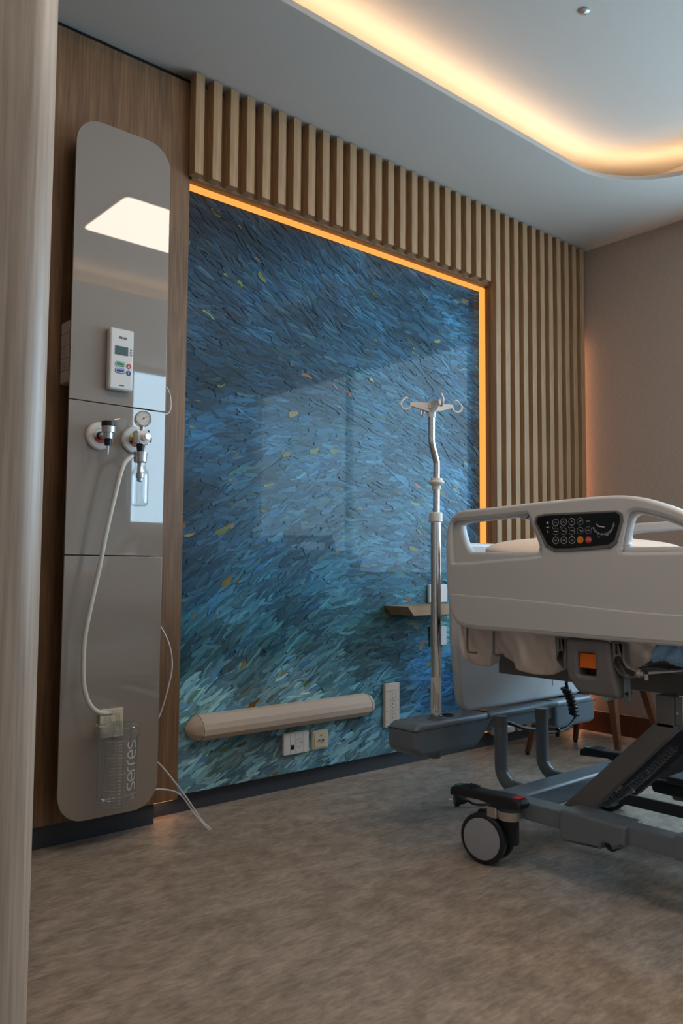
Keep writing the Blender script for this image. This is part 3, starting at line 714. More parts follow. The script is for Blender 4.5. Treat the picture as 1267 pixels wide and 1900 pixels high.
mod_socket('wall_socket', 'upright beige plate with three sockets beside the end of the wall bumper', 2.503, 2.593, 0.184, 0.370, [(0.5, ''), (0.85, 'S'), (0.85, 'S'), (0.85, 'S'), (0.65, '')], True)
mod_socket('wall_socket', 'white socket plate on the mural just above the small wooden shelf', 2.783, 2.905, 0.713, 0.797, [(0.5, ''), (0.9, 'S'), (1, '')], False, 'white')
mod_socket('blank_plate', 'small white blank plate on the mural below the wooden shelf', 2.797, 2.900, 0.516, 0.604, [(0.55, ''), (1, '')], False, 'white')
t = thing('aerial_socket', 'cream square socket with two round ports under the wall bumper', 'socket', (2.143, SY, 0.145))
obj('plate', MB().box(2.102, 2.184, SY-0.014, SY, 0.1435, 0.2195, 0.005, 3), M['cream'], t)
obj('insert', MB().box(2.110, 2.176, SY-0.0165, SY-0.014, 0.1515, 0.2115, 0.001, 1), M['cream'], t)
q = MB()
for s in (-1, 1): q.lathe((2.143+s*0.010, SY-0.0165, 0.180), (0, -1, 0), [(0, 0.0072), (0.003, 0.0072), (0.003, 0.004)], 18)
obj('port', q, M['alu'], t)
q = MB()
for s in (-1, 1): q.cyl((2.143+s*0.010, SY-0.0200, 0.180), (2.143+s*0.010, SY-0.0197, 0.180), 0.0030, n=12)
for z in (0.166, 0.193): q.cyl((2.143, SY-0.0172, z), (2.143, SY-0.0166, z), 0.0016, n=10)
obj('port_hole', q, M['black'], t)
obj('indicator', MB().box(2.138, 2.148, SY-0.0172, SY-0.0165, 0.197, 0.205), M['yellow'], t, label='small yellow and green indicator')
obj('indicator_base', MB().box(2.138, 2.148, SY-0.0174, SY-0.0165, 0.1965, 0.200), M['green'], t)
# small shelf
q = MB().prism([(2.508, 0.707), (2.96, 0.707), (2.93, 0.668), (2.545, 0.668)], lambda a, c: (a, 2.45, c), lambda a, c: (a, MY-0.006, c))
o = obj('wall_shelf', q, M['oak_slat'], smooth=False); tag(o, 'small wooden shelf with a slanted end on the mural behind the drip pole', 'shelf')

# ================================================================ ceiling details
q = MB().lathe((2.41, 1.508, TZ), (0, 0, -1), [(0, 0.018), (0.006, 0.018), (0.008, 0.010), (0.010, 0.0)], 24)
o = obj('sprinkler_cap', q, M['alu']); tag(o, 'small round grey sprinkler cap on the recessed ceiling', 'sprinkler')
for lx, wh in ((1.875, 'nearest the bed, mirrored in the glass panel'), (0.75, 'in the middle of the row, unseen and added for fill'), (-0.375, 'farthest from the bed, unseen and added for fill')):  # the two farther from the bed are unseen, added for warm fill
    t = thing('ceiling_light', 'square warm ceiling light with rounded corners, '+wh, 'ceiling light', (lx+.28, 0.76, TZ), 'square lights in the recessed ceiling')
    obj('light_frame', MB().prism(rounded(rect(lx-.01, lx+.575, 0.48, 1.035), 0.045, 8), lambda a, c: (a, c, TZ-0.010), lambda a, c: (a, c, TZ)), M['white'], t)
    obj('diffuser', MB().prism(rounded(rect(lx, lx+.565, 0.49, 1.025), 0.035, 8), lambda a, c: (a, c, TZ-0.014), lambda a, c: (a, c, TZ-0.0101)), M['lightpanel'], t, smooth=False)

# ================================================================ hospital bed
bed = thing('hospital_bed', 'white and grey adjustable hospital bed with a keypad in its side rail', 'bed', (2.42, 0.85, 0))
def merge(name, objs, mat, parent):
    bm = bmesh.new()
    for o_ in objs:
        me_ = o_.data; me_.transform(Matrix.Translation(off(o_.parent) if o_.parent else (0, 0, 0)))
        bm.from_mesh(me_); OFF.pop(o_.name, None); bpy.data.objects.remove(o_); bpy.data.meshes.remove(me_)
    me_ = bpy.data.meshes.new(name); bm.to_mesh(me_); bm.free()
    fl = [p.index for p in me_.polygons if not p.use_smooth]
    o_ = finish(name, me_, mat, parent, True, 40)
    for i in fl: me_.polygons[i].use_smooth = False
    return o_
V2 = lambda P: [Vector((p[0], p[1], 0)) for p in P]
def cm(P, k=4, closed=True): return [(p.x, p.y) for p in catmull(V2(P), k, closed)]
RO = [(1.724, .926), (1.719, .988), (1.705, 1.024), (1.68, 1.043), (1.65, 1.0495), (1.53, 1.053), (1.401, 1.058), (1.21, 1.0635), (1.123, 1.062), (1.068, 1.053), (1.015, 1.036), (.956, 1.011), (.86, .955), (.79, .90), (.75, .84), (.735, .77), (.75, .71), (.79, .69), (.96, .686), (1.2, .686), (1.47, .688), (1.583, .687), (1.66, .694), (1.691, .712), (1.708, .748), (1.72, .821)]
HL = [(1.672, .996), (1.660, 1.008), (1.60, 1.0135), (1.45, 1.0195), (1.436, 1.020), (1.423, 1.015), (1.389, .939), (1.393, .925), (1.403, .919), (1.61, .920), (1.640, .928), (1.656, .950)]
CL = [(1.699, .999), (1.689, 1.014), (1.674, 1.018), (1.55, 1.0225), (1.43, 1.028), (1.415, 1.026), (1.401, 1.004), (1.372, .938), (1.371, .915), (1.384, .906), (1.52, .897), (1.675, .888), (1.695, .900)]
HR = [(1.102, .996), (1.090, 1.009), (1.074, 1.011), (1.026, .998), (.967, .974), (.90, .941), (.885, .932), (.90, .9275), (.968, .928), (1.098, .929), (1.111, .935), (1.114, .945)]
CR = [(1.106, 1.005), (1.095, 1.019), (1.074, 1.021), (1.016, 1.006), (.957, .982), (.88, .945), (.862, .925), (.88, .916), (.958, .915), (1.108, .914), (1.121, .922), (1.122, .939)]
def side_rail(x, s, nm):
    """x: outer face, s: +1 when the body lies towards +X"""
    A = plate('a', cm(RO), [cm(HL, 3), cm(HR, 3)], YZ(x+s*0.016, s), 0.030, 0.009, M['bedwhite'])
    B = plate('b', cm(RO), [cm(CL, 3), cm(CR, 3)], YZ(x, s), 0.020, 0.0095, M['bedwhite'], res=5)
    lower = cm([(1.62, .790), (1.473, .786), (1.275, .776), (1.10, .766), (.961, .763), (.80, .765), (.77, .74), (.79, .700), (.96, .695), (1.2, .695), (1.47, .697), (1.60, .697), (1.66, .704), (1.69, .725), (1.700, .76), (1.700, .792)], 3)
    D = plate('d', lower, [], YZ(x-s*0.0018, s), 0.010, 0.0049, M['bedwhite'], res=4)
    return merge(nm, [A, B, D], M['bedwhite'], bed)
rail = side_rail(1.93, 1, 'side_rail')
side_rail(2.985, -1, 'side_rail')
# keypad
SC = [(1.380, 1.003), (1.374, 1.015), (1.351, 1.0185), (1.132, 1.0185), (1.122, 1.011), (1.122, .993), (1.139, .945), (1.156, .935), (1.269, .927), (1.320, .927), (1.342, .938)]
BZ = [(1.3885, 1.002), (1.382, 1.0195), (1.355, 1.0245), (1.132, 1.0235), (1.115, 1.015), (1.114, .995), (1.132, .939), (1.150, .925), (1.269, .918), (1.324, .918), (1.352, .932)]
kp = plate('keypad', rounded(BZ, 0.007, 4), [], YZ(1.9265, 1), 0.008, 0.0025, M['steeldark'], bed, label='grey bezel keypad with black glossy face')
plate('keypad_screen', rounded(SC, 0.008, 4), [], YZ(1.9252, 1), 0.004, 0.0008, M['screen'], kp)
KX = 1.9248
KP = lambda cy, cz: (lambda a, c: (KX-0.0002, cy-a, cz+c))
def stroke2(b, P, f, w_=0.0009):
    for p, q_ in zip(P, P[1:]):
        p, q_ = Vector(p), Vector(q_); t_ = (q_-p).normalized(); n_ = Vector((-t_.y, t_.x))*w_/2
        b.quad(f(*(p-n_)), f(*(q_-n_)), f(*(q_+n_)), f(*(p+n_)))
def circ(r, n=24): return [(r*math.cos(2*PI*k/n), r*math.sin(2*PI*k/n)) for k in range(n+1)]
rows = (.9985, .974, .949); cols = (1.3150, 1.2893, 1.2636, 1.2382, 1.2130)
for ri, cz in enumerate(rows):
    for ci, cy in enumerate(cols):
        f = KP(cy, cz); q = MB(); mt = 'print'
        if ri == 2 and ci >= 3:
            q.bm.faces.new([q.bm.verts.new(f(*p)) for p in circ(0.0098)[:-1]]); mt = 'amber' if ci == 3 else 'red'
        elif ri == 1 and ci < 3: stroke2(q, rounded(rect(-.0078, .0078, -.0088, .0088), 0.004, 4)+[(0, 0)][:0], f, 0.0006)
        elif not (ri == 0 and ci == 4): stroke2(q, circ(0.0094), f, 0.0012 if ci < 3 else 0.0006)
        if ci < 3 and ri != 1:
            sg = 1 if ri == 0 else -1; stroke2(q, [(-.0035, -.0016*sg), (0, .0020*sg), (.0035, -.0016*sg)], f, 0.0012)
            stroke2(q, [(0, -.0094*sg), (0, -.0150*sg)], f, 0.0004)
        if ri == 1 and ci == 0: stroke2(q, [(-.005, 0), (.005, 0)], f, 0.002)
        if ri == 1 and ci in (1, 2): stroke2(q, [(-.006, .002*(1)), (-.002, .0005), (.001, -.001*(1 if ci == 1 else -1)), (.006, -.0015)], f, 0.0013)
        if ri == 1 and ci < 3: stroke2(q, [(-.0105, .0085), (-.0105, .0125), (-.0085, .0125), (-.0085, .0085), (-.0105, .0085)], f, 0.0005)
        if ri == 0 and ci == 3: stroke2(q, [(-.005, -.0025), (.005, .003)], f, 0.0016)
        if ri == 1 and ci == 3: stroke2(q, [(-.005, .003), (.005, -.0025)], f, 0.0016)
        if ri == 1 and ci == 4: stroke2(q, [(-.006, 0), (.006, 0)], f, 0.0018); stroke2(q, [(0, .005), (0, -.0055)], f, 0.0006)
        if ri == 0 and ci == 4:
            for k in range(4): stroke2(q, [(-.0065+k*.0035, .002), (-.005+k*.0035, -.002)], f, 0.0012)
        o = obj('button', q, M[mt], kp, smooth=False)
        if mt == 'amber': o['label'] = 'round amber button'
        if mt == 'red':
            o['label'] = 'round red emergency button'
            q = MB(); add_text(q, 'CPR', 0.0085, lambda a, c, cy=cy, cz=cz: (KX-0.0005, cy-a, cz+c), 0.0002); obj('button_text', q, M['print'], kp, smooth=False)
q = MB()
f = KP(1.341, .986)
q.bm.faces.new([q.bm.verts.new(f(p[0], p[1]+.0125)) for p in circ(0.0035, 14)[:-1]])
stroke2(q, [(-.004, 0), (.005, 0)], f, 0.002); stroke2(q, [(-.002, -.009), (.001, -.012), (.0, -.015), (.004, -.014)], f, 0.0014)
f = KP(1.172, .978); R_ = 0.0325
for k in range(24):
    a = math.radians(205+k*6.6); r0, r1 = (R_-0.0035, R_+0.004) if k % 3 == 0 else (R_-0.003, R_+0.0015)
    stroke2(q, [(r0*math.cos(a)+.002, r0*math.sin(a)+.016), (r1*math.cos(a)+.002, r1*math.sin(a)+.016)], f, 0.0009)
stroke2(q, [((R_)*math.cos(math.radians(205+k*7))+.002, R_*math.sin(math.radians(205+k*7))+.016) for k in range(23)], f, 0.0007)
for (a, c, tx) in ((-.010, -.023, '0'), (.014, -.018, '30'), (.0245, -.009, '45')): add_text(q, tx, 0.0065, lambda x_, y_, a=a, c=c: f(a+x_, c+y_), 0.0001)
stroke2(q, [(-.017, .0125), (-.0155, .010)], f, 0.0035); stroke2(q, [(-.015, .0095), (-.010, .005), (-.003, .0045), (.006, .0028)], f, 0.0026)
obj('keypad_symbols', q, M['print'], kp, smooth=False)
# release housing with the orange handle
HB = rounded([(1.304, .684), (1.172, .684), (1.165, .62), (1.145, .545), (1.150, .536), (1.265, .539), (1.298, .575), (1.304, .61)], [.012, .014, .02, .008, .008, .03, .03, .02], 5)
hole = rounded(rect(1.214, 1.266, .586, .647), .006, 4)
hs_ = plate('release_housing', HB, [hole], YZ(1.947, 1), 0.075, 0.010, M['steeldark'], bed)
obj('housing_back', MB().box(1.99, 2.0, 1.20, 1.28, .575, .66), M['black'], hs_)
obj('release_handle', MB().box(1.957, 1.975, 1.2155, 1.2645, .606, .646, 0.003, 2), M['orange'], hs_, label='orange release handle')
for (y0, y1, tail) in ((1.305, 1.343, False), (1.133, 1.168, True)):
    if tail: P = rounded([(y1, .684), (y0, .684), (y0-.003, .625), (1.098, .615), (1.098, .597), (1.125, .590), (1.150, .600), (1.166, .625)], [.004, .004, .02, .003, .003, .02, .02, .02], 5)
    else: P = rounded([(y1, .684), (y0, .684), (y0, .595), (1.318, .597), (y1-.004, .618)], [.004, .004, .003, .012, .02], 5)
    sl_ = [rounded(rect(y0+.006, y0+.011, .650, .680), .002, 3), rounded(rect(y0+.020, y0+.025, .650, .680), .002, 3)]
    plate('rail_bracket', P, sl_, YZ(1.953, 1), 0.03, 0.005, M['steeldark'], bed)
obj('hinge_plate', MB().box(1.962, 1.968, 1.122, 1.141, .532, .60, 0.002, 1), M['steelgrey'], bed)
obj('bolt', MB().cyl((1.958, 1.130, .552), (1.962, 1.130, .552), .0045, n=12), M['black'], bed)
obj('bolt', MB().cyl((1.97, 1.200, .533), (2.01, 1.200, .533), .010, n=16).cyl((1.965, 1.200, .533), (1.97, 1.200, .533), .006, n=12), M['alu'], bed)
obj('bolt', MB().lathe((1.962, 1.094, .606), (0, -1, 0), [(-.004, .006), (-.004, .010), (.004, .010), (.004, .006), (.012, .006)], 16).cyl((1.965, 1.078, .606), (1.965, 1.078, .592), .006, n=12), M['alu'], bed)
obj('wire_bracket', MB().tube([(1.965, 1.664, .70), (1.965, 1.664, .625), (1.965, 1.655, .615), (1.965, 1.628, .6155)], .0032, 8, sub=4), M['steeldark'], bed)
obj('wire_bracket', MB().tube([(1.972, 1.568, .70), (1.972, 1.568, .617), (1.985, 1.566, .612), (2.02, 1.566, .612)], .0036, 8), M['steeldark'], bed)
for yy in (1.32, 1.185): obj('hinge_pin', MB().box(1.955, 1.975, yy-.016, yy+.004, .680, .686, .001, 1), M['alu'], bed)
# platform and lifting frame
obj('platform', MB().box(2.06, 2.86, -.10, 1.74, .64, .668, .004, 1), M['steeldark'], bed)
obj('support_beam', MB().box(2.135, 2.175, -.05, 1.68, .536, .602, .004, 2), M['steeldark'], bed)
obj('support_beam', MB().box(2.72, 2.76, -.05, 1.68, .536, .602, .004, 2), M['steeldark'], bed)
obj('cross_rail', MB().box(2.04, 2.135, .55, 1.13, .606, .616).box(2.06, 2.135, .52, .56, .602, .622), M['steeldark'], bed)
obj('brace_rod', MB().cyl((1.985, 1.085, .607), (2.10, .96, .625), .004, n=8), M['alu'], bed)
def lift_arm(x):
    P = [(1.406, .190), (1.324, .190), (1.052, .466), (1.120, .466)]
    obj('lift_arm', MB().prism(P, lambda a, c: (x-.018, a, c), lambda a, c: (x+.018, a, c)), M['steeldark'], bed, smooth=False)
    obj('lift_post', MB().box(x-.018, x+.018, 1.068, 1.118, .456, .5405, .003, 1), M['steeldark'], bed)
    pt = obj('post_plate', MB().box(x-.012, x-.006, 1.050, 1.067, .455, .540, .001, 1), M['steelgrey'], bed)
    obj('plate_bolt', MB().cyl((x-.016, 1.0585, .498), (x-.012, 1.0585, .498), .004, n=10), M['alu'], pt)
lift_arm(2.10); lift_arm(2.62)
P = [(1.345, .245), (1.335, .215), (1.294, .207), (0.97, .525), (1.02, .555)]
obj('inner_arm', MB().prism(P, lambda a, c: (2.285, a, c), lambda a, c: (2.315, a, c)), M['skirt'], bed, smooth=False)
obj('arm_rod', MB().cyl((2.18, 1.375, .172), (2.18, 1.243, .250), .008, n=14), M['steelgrey'], bed)
q = MB(); N = 27*10; pts = []
for k in range(N+1):
    t_ = k/N; a = 2*PI*27*t_; c0 = Vector((2.150, 1.318-.214*t_, .196+.200*t_-.012*math.sin(PI*t_)))
    n1 = Vector((1, 0, 0)); n2 = Vector((0, .707, .707)); pts.append(c0+(n1*math.cos(a)+n2*math.sin(a))*.0100)
q.tube(pts, .0028, 6); obj('coiled_hose', q, M['steeldark'], bed)
# chassis
cb = MB().box(2.005, 2.70, 1.540, 1.628, .128, .192, .012, 3); obj('cross_beam', cb, M['steelgrey'], bed)
def side_beam(x0, s):
    x = lambda d: (min(x0, x0+s*d), max(x0, x0+s*d))
    a, c = x(.070)
    obj('side_beam', MB().box(a, c, 1.34, 1.60, .146, .196, .006, 2), M['steelgrey'], bed)
    lo = min(x0-s*.012, x0+s*.085); hi = max(x0-s*.012, x0+s*.085)
    P = rounded([(1.362, .150), (1.352, .120), (1.232, .128), (1.228, .146), (1.205, .150), (1.198, .136), (1.160, .152), (1.158, .204), (1.352, .206), (1.362, .196)], [.003, .01, .003, .008, .01, .003, .003, .01, .01, .004], 4)
    plate('beam_shroud', P, [], lambda p, q_, r_: (lo+r_, p, q_), hi-lo, .008, M['steelgrey'], bed)
    a, c = x(.055)
    obj('side_tube', MB().box(a+.005, c+.005, 1.02, 1.17, .155, .203, .004, 2), M['steelgrey'], bed)
    a, c = x(.075)
    obj('side_beam', MB().box(a, c, -.05, 1.035, .152, .214, .008, 2), M['steelgrey'], bed)
side_beam(2.0, 1); side_beam(2.70, -1)
obj('guide_roller', MB().cyl((2.005, 1.208, .146), (2.045, 1.208, .146), .020, n=20), M['black'], bed)
obj('cross_beam', MB().box(2.005, 2.70, .0, .09, .128, .192, .012, 3), M['steelgrey'], bed)
ub = obj('under_bar', MB().box(2.44, 2.452, .1, 1.545, .124, .158, .001, 1), M['skirt'], bed)
obj('bar_slot', MB().box(2.4393, 2.4402, 1.145, 1.185, .138, .142).box(2.4393, 2.4402, 1.085, 1.095, .138, .147), M['black'], ub, smooth=False)
obj('actuator', MB().tube([(2.43, 1.31, .208), (2.43, 1.22, .210), (2.43, .75, .213)], [.020, .024, .024], 18), M['rubber'], bed)
obj('actuator_housing', MB().box(2.40, 2.50, .70, 1.26, .226, .250, .008, 2).box(2.40, 2.47, 1.02, 1.10, .165, .20, .01, 2), M['skirt'], bed)
# head tubes
for x in (2.230, 2.460):
    obj('head_tube', MB().tube([(x, 1.745, .37), (x, 1.745, .30), (x, 1.745, .215), (x, 1.738, .188), (x, 1.718, .166), (x, 1.69, .156), (x, 1.60, .153)], .0215, 20, sub=4), M['steelgrey'], bed)
    obj('tube_sleeve', MB().tube([(x-.003, 1.745, .382), (x-.003, 1.745, .345)], .0235, 20), M['steeldark'], bed)
# head bumper beam
def bump(P, y0, y1, nm, mt='steelgrey', bev=.014):
    return plate(nm, P, [], lambda a, c, d: (a, y0+d, c), y1-y0, bev, M[mt], bed, res=4)
bb = bump(rounded([(1.935, .352), (1.935, .285), (1.965, .262), (2.01, .262), (2.245, .262), (2.29, .300), (2.33, .345), (2.33, .3665), (1.96, .3665)], [.02, .02, .02, .02, .05, .02, .005, .005, .02], 5), 1.855, 1.985, 'head_bumper')
bump(rounded([(2.975, .352), (2.975, .270), (2.95, .262), (2.72, .262), (2.70, .275), (2.695, .345), (2.69, .3665), (2.95, .3665)], [.02, .02, .02, .02, .01, .005, .005, .02], 5), 1.855, 1.985, 'head_bumper')
obj('bumper_bridge', MB().box(2.28, 2.76, 1.868, 1.975, .300, .360, .004, 1), M['steelgrey'], bed)
obj('bumper_ledge', MB().box(2.30, 2.72, 1.850, 1.985, .346, .3665, .008, 2), M['steelgrey'], bed)
obj('bumper_seam', MB().box(1.934, 2.30, 1.8544, 1.9855, .3455, .3468).box(2.695, 2.9755, 1.8544, 1.9855, .3455, .3468), M['black'], bed, smooth=False, kind='stuff')
for x in (2.085, 2.84): obj('bumper_stub', MB().lathe((x, 1.91, .262), (0, 0, -1), [(-.01, .024), (.022, .022), (.026, .019), (.026, .0)], 20), M['steelgrey'], bed)
for x in (2.1550, 2.84): obj('pole_socket', MB().lathe((x, 1.915, .3665), (0, 0, 1), [(0, .026), (.004, .025), (.004, .019), (-.001, .018), (-.001, .0)], 24), M['skirt'], bed)
# head board
HBP = rounded([(2.172, .62), (2.205, .372), (2.955, .372), (2.985, .62), (2.985, .935), (2.90, .962), (2.25, .962), (2.165, .935)], [.3, .055, .055, .3, .05, .08, .08, .05], 7)
hb = plate('head_board', HBP, [], lambda a, c, d: (a, 1.893+d, c), .034, .014, M['bedwhite'], bed, res=4)
obj('board_groove', MB().box(2.74, 2.742, 1.8922, 1.894, .42, .50).box(2.742, 2.86, 1.8922, 1.894, .499, .501), M['steelgrey'], hb, smooth=False, kind='stuff')
fb = plate('foot_board', [(a, c) for a, c in HBP], [], lambda a, c, d: (a-.12, -.16+d, c), .034, .014, M['bedwhite'], bed, res=4)
# connecting cable
q = MB(); A0 = Vector((2.685, 1.80, .425)); A1 = Vector((2.742, 1.80, .318)); pts = [Vector((2.700, 1.80, .47)), Vector((2.692, 1.80, .44))]
T_ = 8
for k in range(T_*10+1):
    t_ = k/(T_*10); a = 2*PI*T_*t_; c0 = A0.lerp(A1, t_**1.1)+Vector((.012*math.sin(t_*PI), 0, 0))
    pts.append(c0+Vector((math.cos(a)*.0140, math.sin(a)*.0140, 0)))
q.tube(pts, .0062, 8)
q.tube([(2.752, 1.80, .318), (2.735, 1.80, .300), (2.70, 1.80, .281), (2.66, 1.80, .272), (2.60, 1.80, .272)], .0046, 8, sub=5)
q.tube([(2.61, 1.80, .272), (2.56, 1.80, .277), (2.52, 1.802, .290), (2.44, 1.81, .306), (2.385, 1.82, .325), (2.355, 1.83, .335)], [.006, .0065, .008, .0105, .010, .007], 10, sub=4)
q.box(2.628, 2.640, 1.792, 1.808, .252, .285, .002, 1)
obj('spiral_cable', q, M['black'], bed, label='black spiral cable with plug', kind='stuff')
obj('cable_port', MB().tube([(2.365, 1.846, .342), (2.338, 1.846, .340), (2.335, 1.846, .300), (2.345, 1.846, .297)], .005, 8), M['red'], bed, label='orange red plug clip')
obj('port_block', MB().box(2.33, 2.45, 1.852, 1.870, .286, .31, .003, 1), M['cream'], bed)
# castors
def caster(x, y, az, nm='caster', sx=1):
    a = Vector((math.sin(az), math.cos(az), 0)); c = Vector((x, y, .0745)); al = Vector((math.cos(az), -math.sin(az), 0))
    ft = obj(nm, MB().cyl(c-a*.012, c+a*.012, .050, n=28).box(-.012, .012, -.10, .03, -.01, .075, .006, 2, mat=Matrix.Translation(c) @ Matrix.Rotation(-az+PI/2, 4, 'Z')), M['rubber'], bed)
    for s in (-1, 1):
        w_ = obj('wheel', MB().lathe(c+a*s*.014, a*s, [(0, .060), (0, .069), (.005, .0735), (.018, .0735), (.023, .068), (.0235, .060)], 40), M['rubber'], ft)
        obj('hub_cap', MB().lathe(c+a*s*.0355, a*s, [(0, .0605), (.0035, .0600), (.0055, .050), (.0065, .0)], 40), M['hub'], ft, label='pale grey hub cap')
    obj('top_plate', MB().loft([((x+.005, y-.080, .142), .036), ((x+.005, y-.080, .168), .040)], 24).box(x-.032, x-.005, y-.055, y-.02, .140, .176, .003, 1), M['alu'], ft)
    return ft
caster(1.985, 1.605, math.radians(80))
caster(2.755, 1.66, math.radians(80)); caster(1.985, .02, math.radians(80)); caster(2.755, .02, math.radians(80))
def pedal(x0, x1, dy, dz):
    P = rounded([(1.714, .174), (1.711, .198), (1.68, .209), (1.60, .208), (1.50, .214), (1.458, .209), (1.449, .197), (1.455, .182), (1.523, .174), (1.60, .182), (1.66, .178)], [.006, .008, .02, .03, .02, .01, .006, .006, .02, .03, .02], 4)
    p_ = plate('brake_pedal', [(a+dy, c+dz) for a, c in P], [], lambda a, c, d: (x0+d, a, c), x1-x0, .007, M['rubber'], bed)
    obj('green_mark', MB().box(x0+.010, x1-.010, 1.672+dy, 1.700+dy, .2005+dz, .2075+dz), M['green'], p_, smooth=False, label='green brake mark')
    obj('red_mark', MB().box(x0+.010, x1-.010, 1.462+dy, 1.486+dy, .205+dz, .2125+dz), M['red'], p_, smooth=False, label='red brake mark')
    for k in range(4): obj('grip_rib', MB().box(x0+.004, x1-.004, 1.63+k*.010+dy, 1.633+k*.010+dy, .205+dz, .2125+dz), M['rubber'], p_)
pedal(1.935, 1.985, 0, .006); pedal(2.70, 2.75, .04, .008)

# drip pole in the bumper socket
PX, PY = 2.083, 1.902
t = thing('drip_pole', 'chrome infusion pole with four white hooks standing at the bed head', 'drip pole', (PX, PY, .367))
obj('base_ring', MB().lathe((PX, PY, .3668), (0, 0, 1), [(0, .030), (.004, .029), (.005, .022), (.012, .021)], 28), M['steelgrey'], t)
obj('lower_tube', MB().cyl((PX, PY, .3670), (PX, PY, 1.036), .0175, n=36), M['chrome'], t)
obj('lower_collar', MB().lathe((PX, PY, 1.028), (0, 0, 1), [(0, .0195), (.002, .0225), (.026, .0225), (.032, .021), (.034, .012)], 32), M['white'], t)
obj('upper_tube', MB().tube([(PX+.002, PY, 1.05), (PX+.003, PY, 1.15), (PX+.004, PY, 1.222), (PX+.002, PY, 1.238), (PX-.018, PY, 1.292), (PX-.0215, PY, 1.308), (PX-.0215, PY, 1.36), (PX-.0215, PY, 1.40)], .0112, 24, sub=5), M['chrome'], t)
obj('upper_collar', MB().lathe((PX+.003, PY, 1.140), (0, 0, 1), [(0, .0150), (.012, .0155), (.019, .025), (.023, .0275), (.027, .0265), (.030, .021), (.038, .020), (.039, .011)], 32), M['white'], t)
q = MB(); HX = PX-.0215
obj('hook_hub', MB().lathe((HX, PY, 1.386), (0, 0, 1), [(0, .0145), (.026, .0145), (.030, .018), (.050, .0165), (.052, 0)], 28), M['white'], t)
for az_ in (27, 117, 207, 297):
    dx, dy = math.sin(math.radians(az_)), math.cos(math.radians(az_))
    d = Vector((dx, dy, 0)); s_ = Vector((-dy, dx, 0)); q = MB(); base = Vector((HX, PY, 0))
    def bp(r, w_, z): return base+d*r+s_*w_+Vector((0, 0, z))
    R4 = [(.010, .008, 1.404, 1.436), (.078, .0045, 1.423, 1.434)]
    V_ = []
    for (r, w_, z0, z1) in R4: V_.append([q.bm.verts.new(bp(r, a, b_)) for a, b_ in ((-w_, z0), (w_, z0), (w_, z1), (-w_, z1))])
    q.bm.faces.new(V_[0][::-1]); q.bm.faces.new(V_[1])
    for k in range(4): q.bm.faces.new((V_[0][k], V_[0][(k+1) % 4], V_[1][(k+1) % 4], V_[1][k]))
    obj('hook_arm', q, M['white'], t, smooth=False)
    hk = [(.075, 1.431), (.078, 1.419), (.086, 1.411), (.099, 1.410), (.109, 1.419), (.110, 1.431), (.102, 1.441), (.093, 1.449), (.084, 1.448)]
    obj('hook', MB().tube([bp(r, 0, z) for r, z in hk], .0034, 10, sub=4), M['white'], t)
lb = obj('pole_label', MB().loft([((PX, PY, .385), .0178), ((PX, PY, .505), .0178)], 36, cap=False), M['white'], t, label='white printed label wrapped on the tube')
q = MB()
def onpole(s, z): a = math.radians(218)+s/.018; return (PX+.01805*math.cos(a), PY+.01805*math.sin(a), z)
for k in range(5): q.quad(onpole(-.010+k*.0045, .40+.012*(k % 2)), onpole(-.0085+k*.0045, .40+.012*(k % 2)), onpole(-.0085+k*.0045, .49-.01*k), onpole(-.010+k*.0045, .49-.01*k))
q.quad(onpole(-.002, .388), onpole(.008, .388), onpole(.008, .398), onpole(-.002, .398))
obj('label_print', q, M['ink'], t, smooth=False)

# ================================================================ bedding
def superbox(cx, cy, cz, hx, hy, hz, e1=4.0, e2=3.0, n=40, m_=20, wob=0.0):
    q = MB(); vs = []
    sg = lambda v, e_: math.copysign(abs(v)**(2/e_), v)
    for j in range(1, m_):
        ph = -PI/2+PI*j/m_; row = []
        for i in range(n):
            th = 2*PI*i/n
            x = hx*sg(math.cos(ph), e2)*sg(math.cos(th), e1); y = hy*sg(math.cos(ph), e2)*sg(math.sin(th), e1); z = hz*sg(math.sin(ph), e2)
            k = 1+wob*math.sin(5*th+1)*math.sin(3*ph+.5)
            row.append(q.bm.verts.new((cx+x*k, cy+y*k, cz+z*(k+wob*math.sin(9*x/hx+3*y/hy)*.6))))
        vs.append(row)
    for a, c in zip(vs, vs[1:]):
        for i in range(n): q.bm.faces.new((a[i], a[(i+1) % n], c[(i+1) % n], c[i]))
    q.bm.faces.new(vs[0][::-1]); q.bm.faces.new(vs[-1]); return q
o = obj('mattress', superbox(2.455, .83, .763, .435, .93, .095, 12, 6, 60, 24), M['linen'], ang=60); tag(o, 'thick mattress under white linen lying on the hospital bed', 'mattress')
o = obj('pillow', superbox(2.44, 1.545, .923, .34, .245, .056, 3.4, 2.2, 48, 24, .05), M['peach'], ang=80); tag(o, 'plump cream pillow behind the keypad of the side rail', 'pillow')
BC = [(1.722, .700), (1.716, .640), (1.704, .593), (1.68, .573), (1.645, .569), (1.610, .570), (1.603, .610), (1.585, .614), (1.572, .606), (1.54, .590), (1.513, .577), (1.457, .564), (1.42, .563), (1.389, .568), (1.356, .586), (1.32, .610), (1.25, .63), (1.18, .625), (1.15, .618), (1.126, .612), (1.10, .626), (1.07, .643), (1.045, .654), (.95, .66), (.6, .66)]
def bz(y):
    for (a, c), (a2, c2) in zip(BC, BC[1:]):
        if a2 <= y <= a: return c+(c2-c)*(a-y)/(a-a2)
    return .66
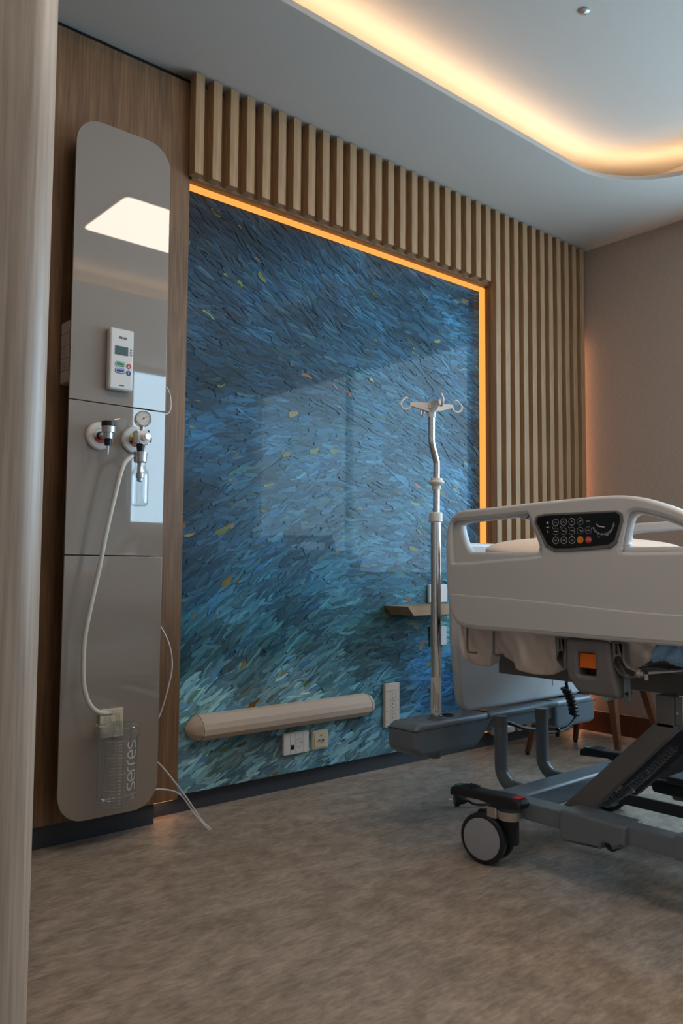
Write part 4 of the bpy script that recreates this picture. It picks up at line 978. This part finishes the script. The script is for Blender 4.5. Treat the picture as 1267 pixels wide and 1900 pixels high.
def sheet(u, v):
    y = 1.720-1.12*u**1.35; zb = bz(y); z0 = .745; z = z0+(zb-z0)*min(1, v/.82)
    x = 2.012+.016*math.sin(26*y+3.5*v+2*math.sin(9*y))*v+.010*math.sin(61*y-7*v+1)*v+.004*math.sin(120*y+16*v)*v-.016*math.sin(min(1, v/.82)*PI*.9)
    if v > .82: k = (v-.82)/.18; x += .05*k; z += .012*k
    return (x, y, z)
o = obj('bed_sheet', MB().grid(200, 26, sheet), M['linen'], ang=80); tag(o, 'rumpled white sheet hanging in folds below the side rail', 'sheet')
rn = random.Random(5)
def towel(u, v):
    y = 1.062-.22*u; z = .72-.088*v+.006*math.sin(14*u)*v+.003*rn.random(); x = 1.982-.012*math.sin(v*2.6)+.005*math.sin(30*u+5*v)+.0025*rn.random()
    if v > .85: x += (v-.85)*.15
    return (x, y-.02*(1-v)+.012*v, z)
o = obj('towel', MB().grid(70, 26, towel), M['terry'], ang=80); tag(o, 'blue terry towel hanging under the side rail at the frame edge', 'towel')

# ================================================================ chair by the window wall
ch = thing('armchair', 'armchair with splayed walnut legs standing behind the bed head', 'chair', (3.53, 2.2, 0))
for (fx, fy) in ((3.245, 2.385), (3.665, 2.40), (3.375, 1.985), (3.82, 2.02)):
    tx, ty = 3.53+(fx-3.53)*.62, 2.2+(fy-2.2)*.62
    a, c = Vector((fx, fy, .012)), Vector((tx, ty, .42)); q = MB(); L = []
    for p, h in ((a, .011), (a.lerp(c, .5), .016), (c, .021)): L.append([q.bm.verts.new(p+Vector((h*i, h*j, 0))) for i, j in ((-1, -1), (1, -1), (1, 1), (-1, 1))])
    for r0, r1 in zip(L, L[1:]):
        for k in range(4): q.bm.faces.new((r0[k], r0[(k+1) % 4], r1[(k+1) % 4], r1[k]))
    q.bm.faces.new(L[0][::-1]); q.bm.faces.new(L[-1])
    bmesh.ops.bevel(q.bm, geom=[e_ for e_ in q.bm.edges if abs((e_.verts[0].co-e_.verts[1].co).z) > .1], offset=.005, segments=2, affect='EDGES')
    lg = obj('leg', q, M['walnut'], ch)
    obj('foot_glide', MB().cyl((fx, fy, 0), (fx, fy, .0125), .010, n=14), M['black'], lg)
obj('seat', superbox(3.53, 2.2, .455, .26, .24, .05, 6, 4, 40, 16), M['grip'], ch, ang=60)
obj('backrest', superbox(3.74, 2.2, .62, .045, .23, .15, 5, 4, 40, 16), M['grip'], ch, ang=60)
for yy in (1.985, 2.415): obj('armrest', superbox(3.56, yy, .56, .20, .022, .03, 6, 4, 30, 12), M['grip'], ch, ang=60)

# plug lying behind the castor
t = thing('mains_plug', 'black mains plug lying on the floor behind the left brake pedal', 'plug', (2.33, 2.025, 0))
pc = Vector((2.33, 2.03, .026)); pd = Vector((-.80, .55, 0)).normalized()
obj('plug_body', MB().lathe(pc, pd, [(-.045, .006), (-.03, .013), (-.012, .015), (-.010, .021), (.004, .0225), (.006, .020), (.006, 0)], 20), M['black'], t)
ps = Vector((-pd.y, pd.x, 0))
for s in (-1, 1): obj('pin', MB().cyl(pc+pd*.006+ps*s*.0095, pc+pd*.026+ps*s*.0095, .0024, n=10), M['chrome'], t)
obj('cable', MB().tube([pc-pd*.044, pc-pd*.07+Vector((0, 0, -.015)), pc-pd*.12+Vector((.02, .01, -.021)), pc-pd*.2+Vector((.08, .06, -.021))], .0045, 8, sub=5), M['black'], t)
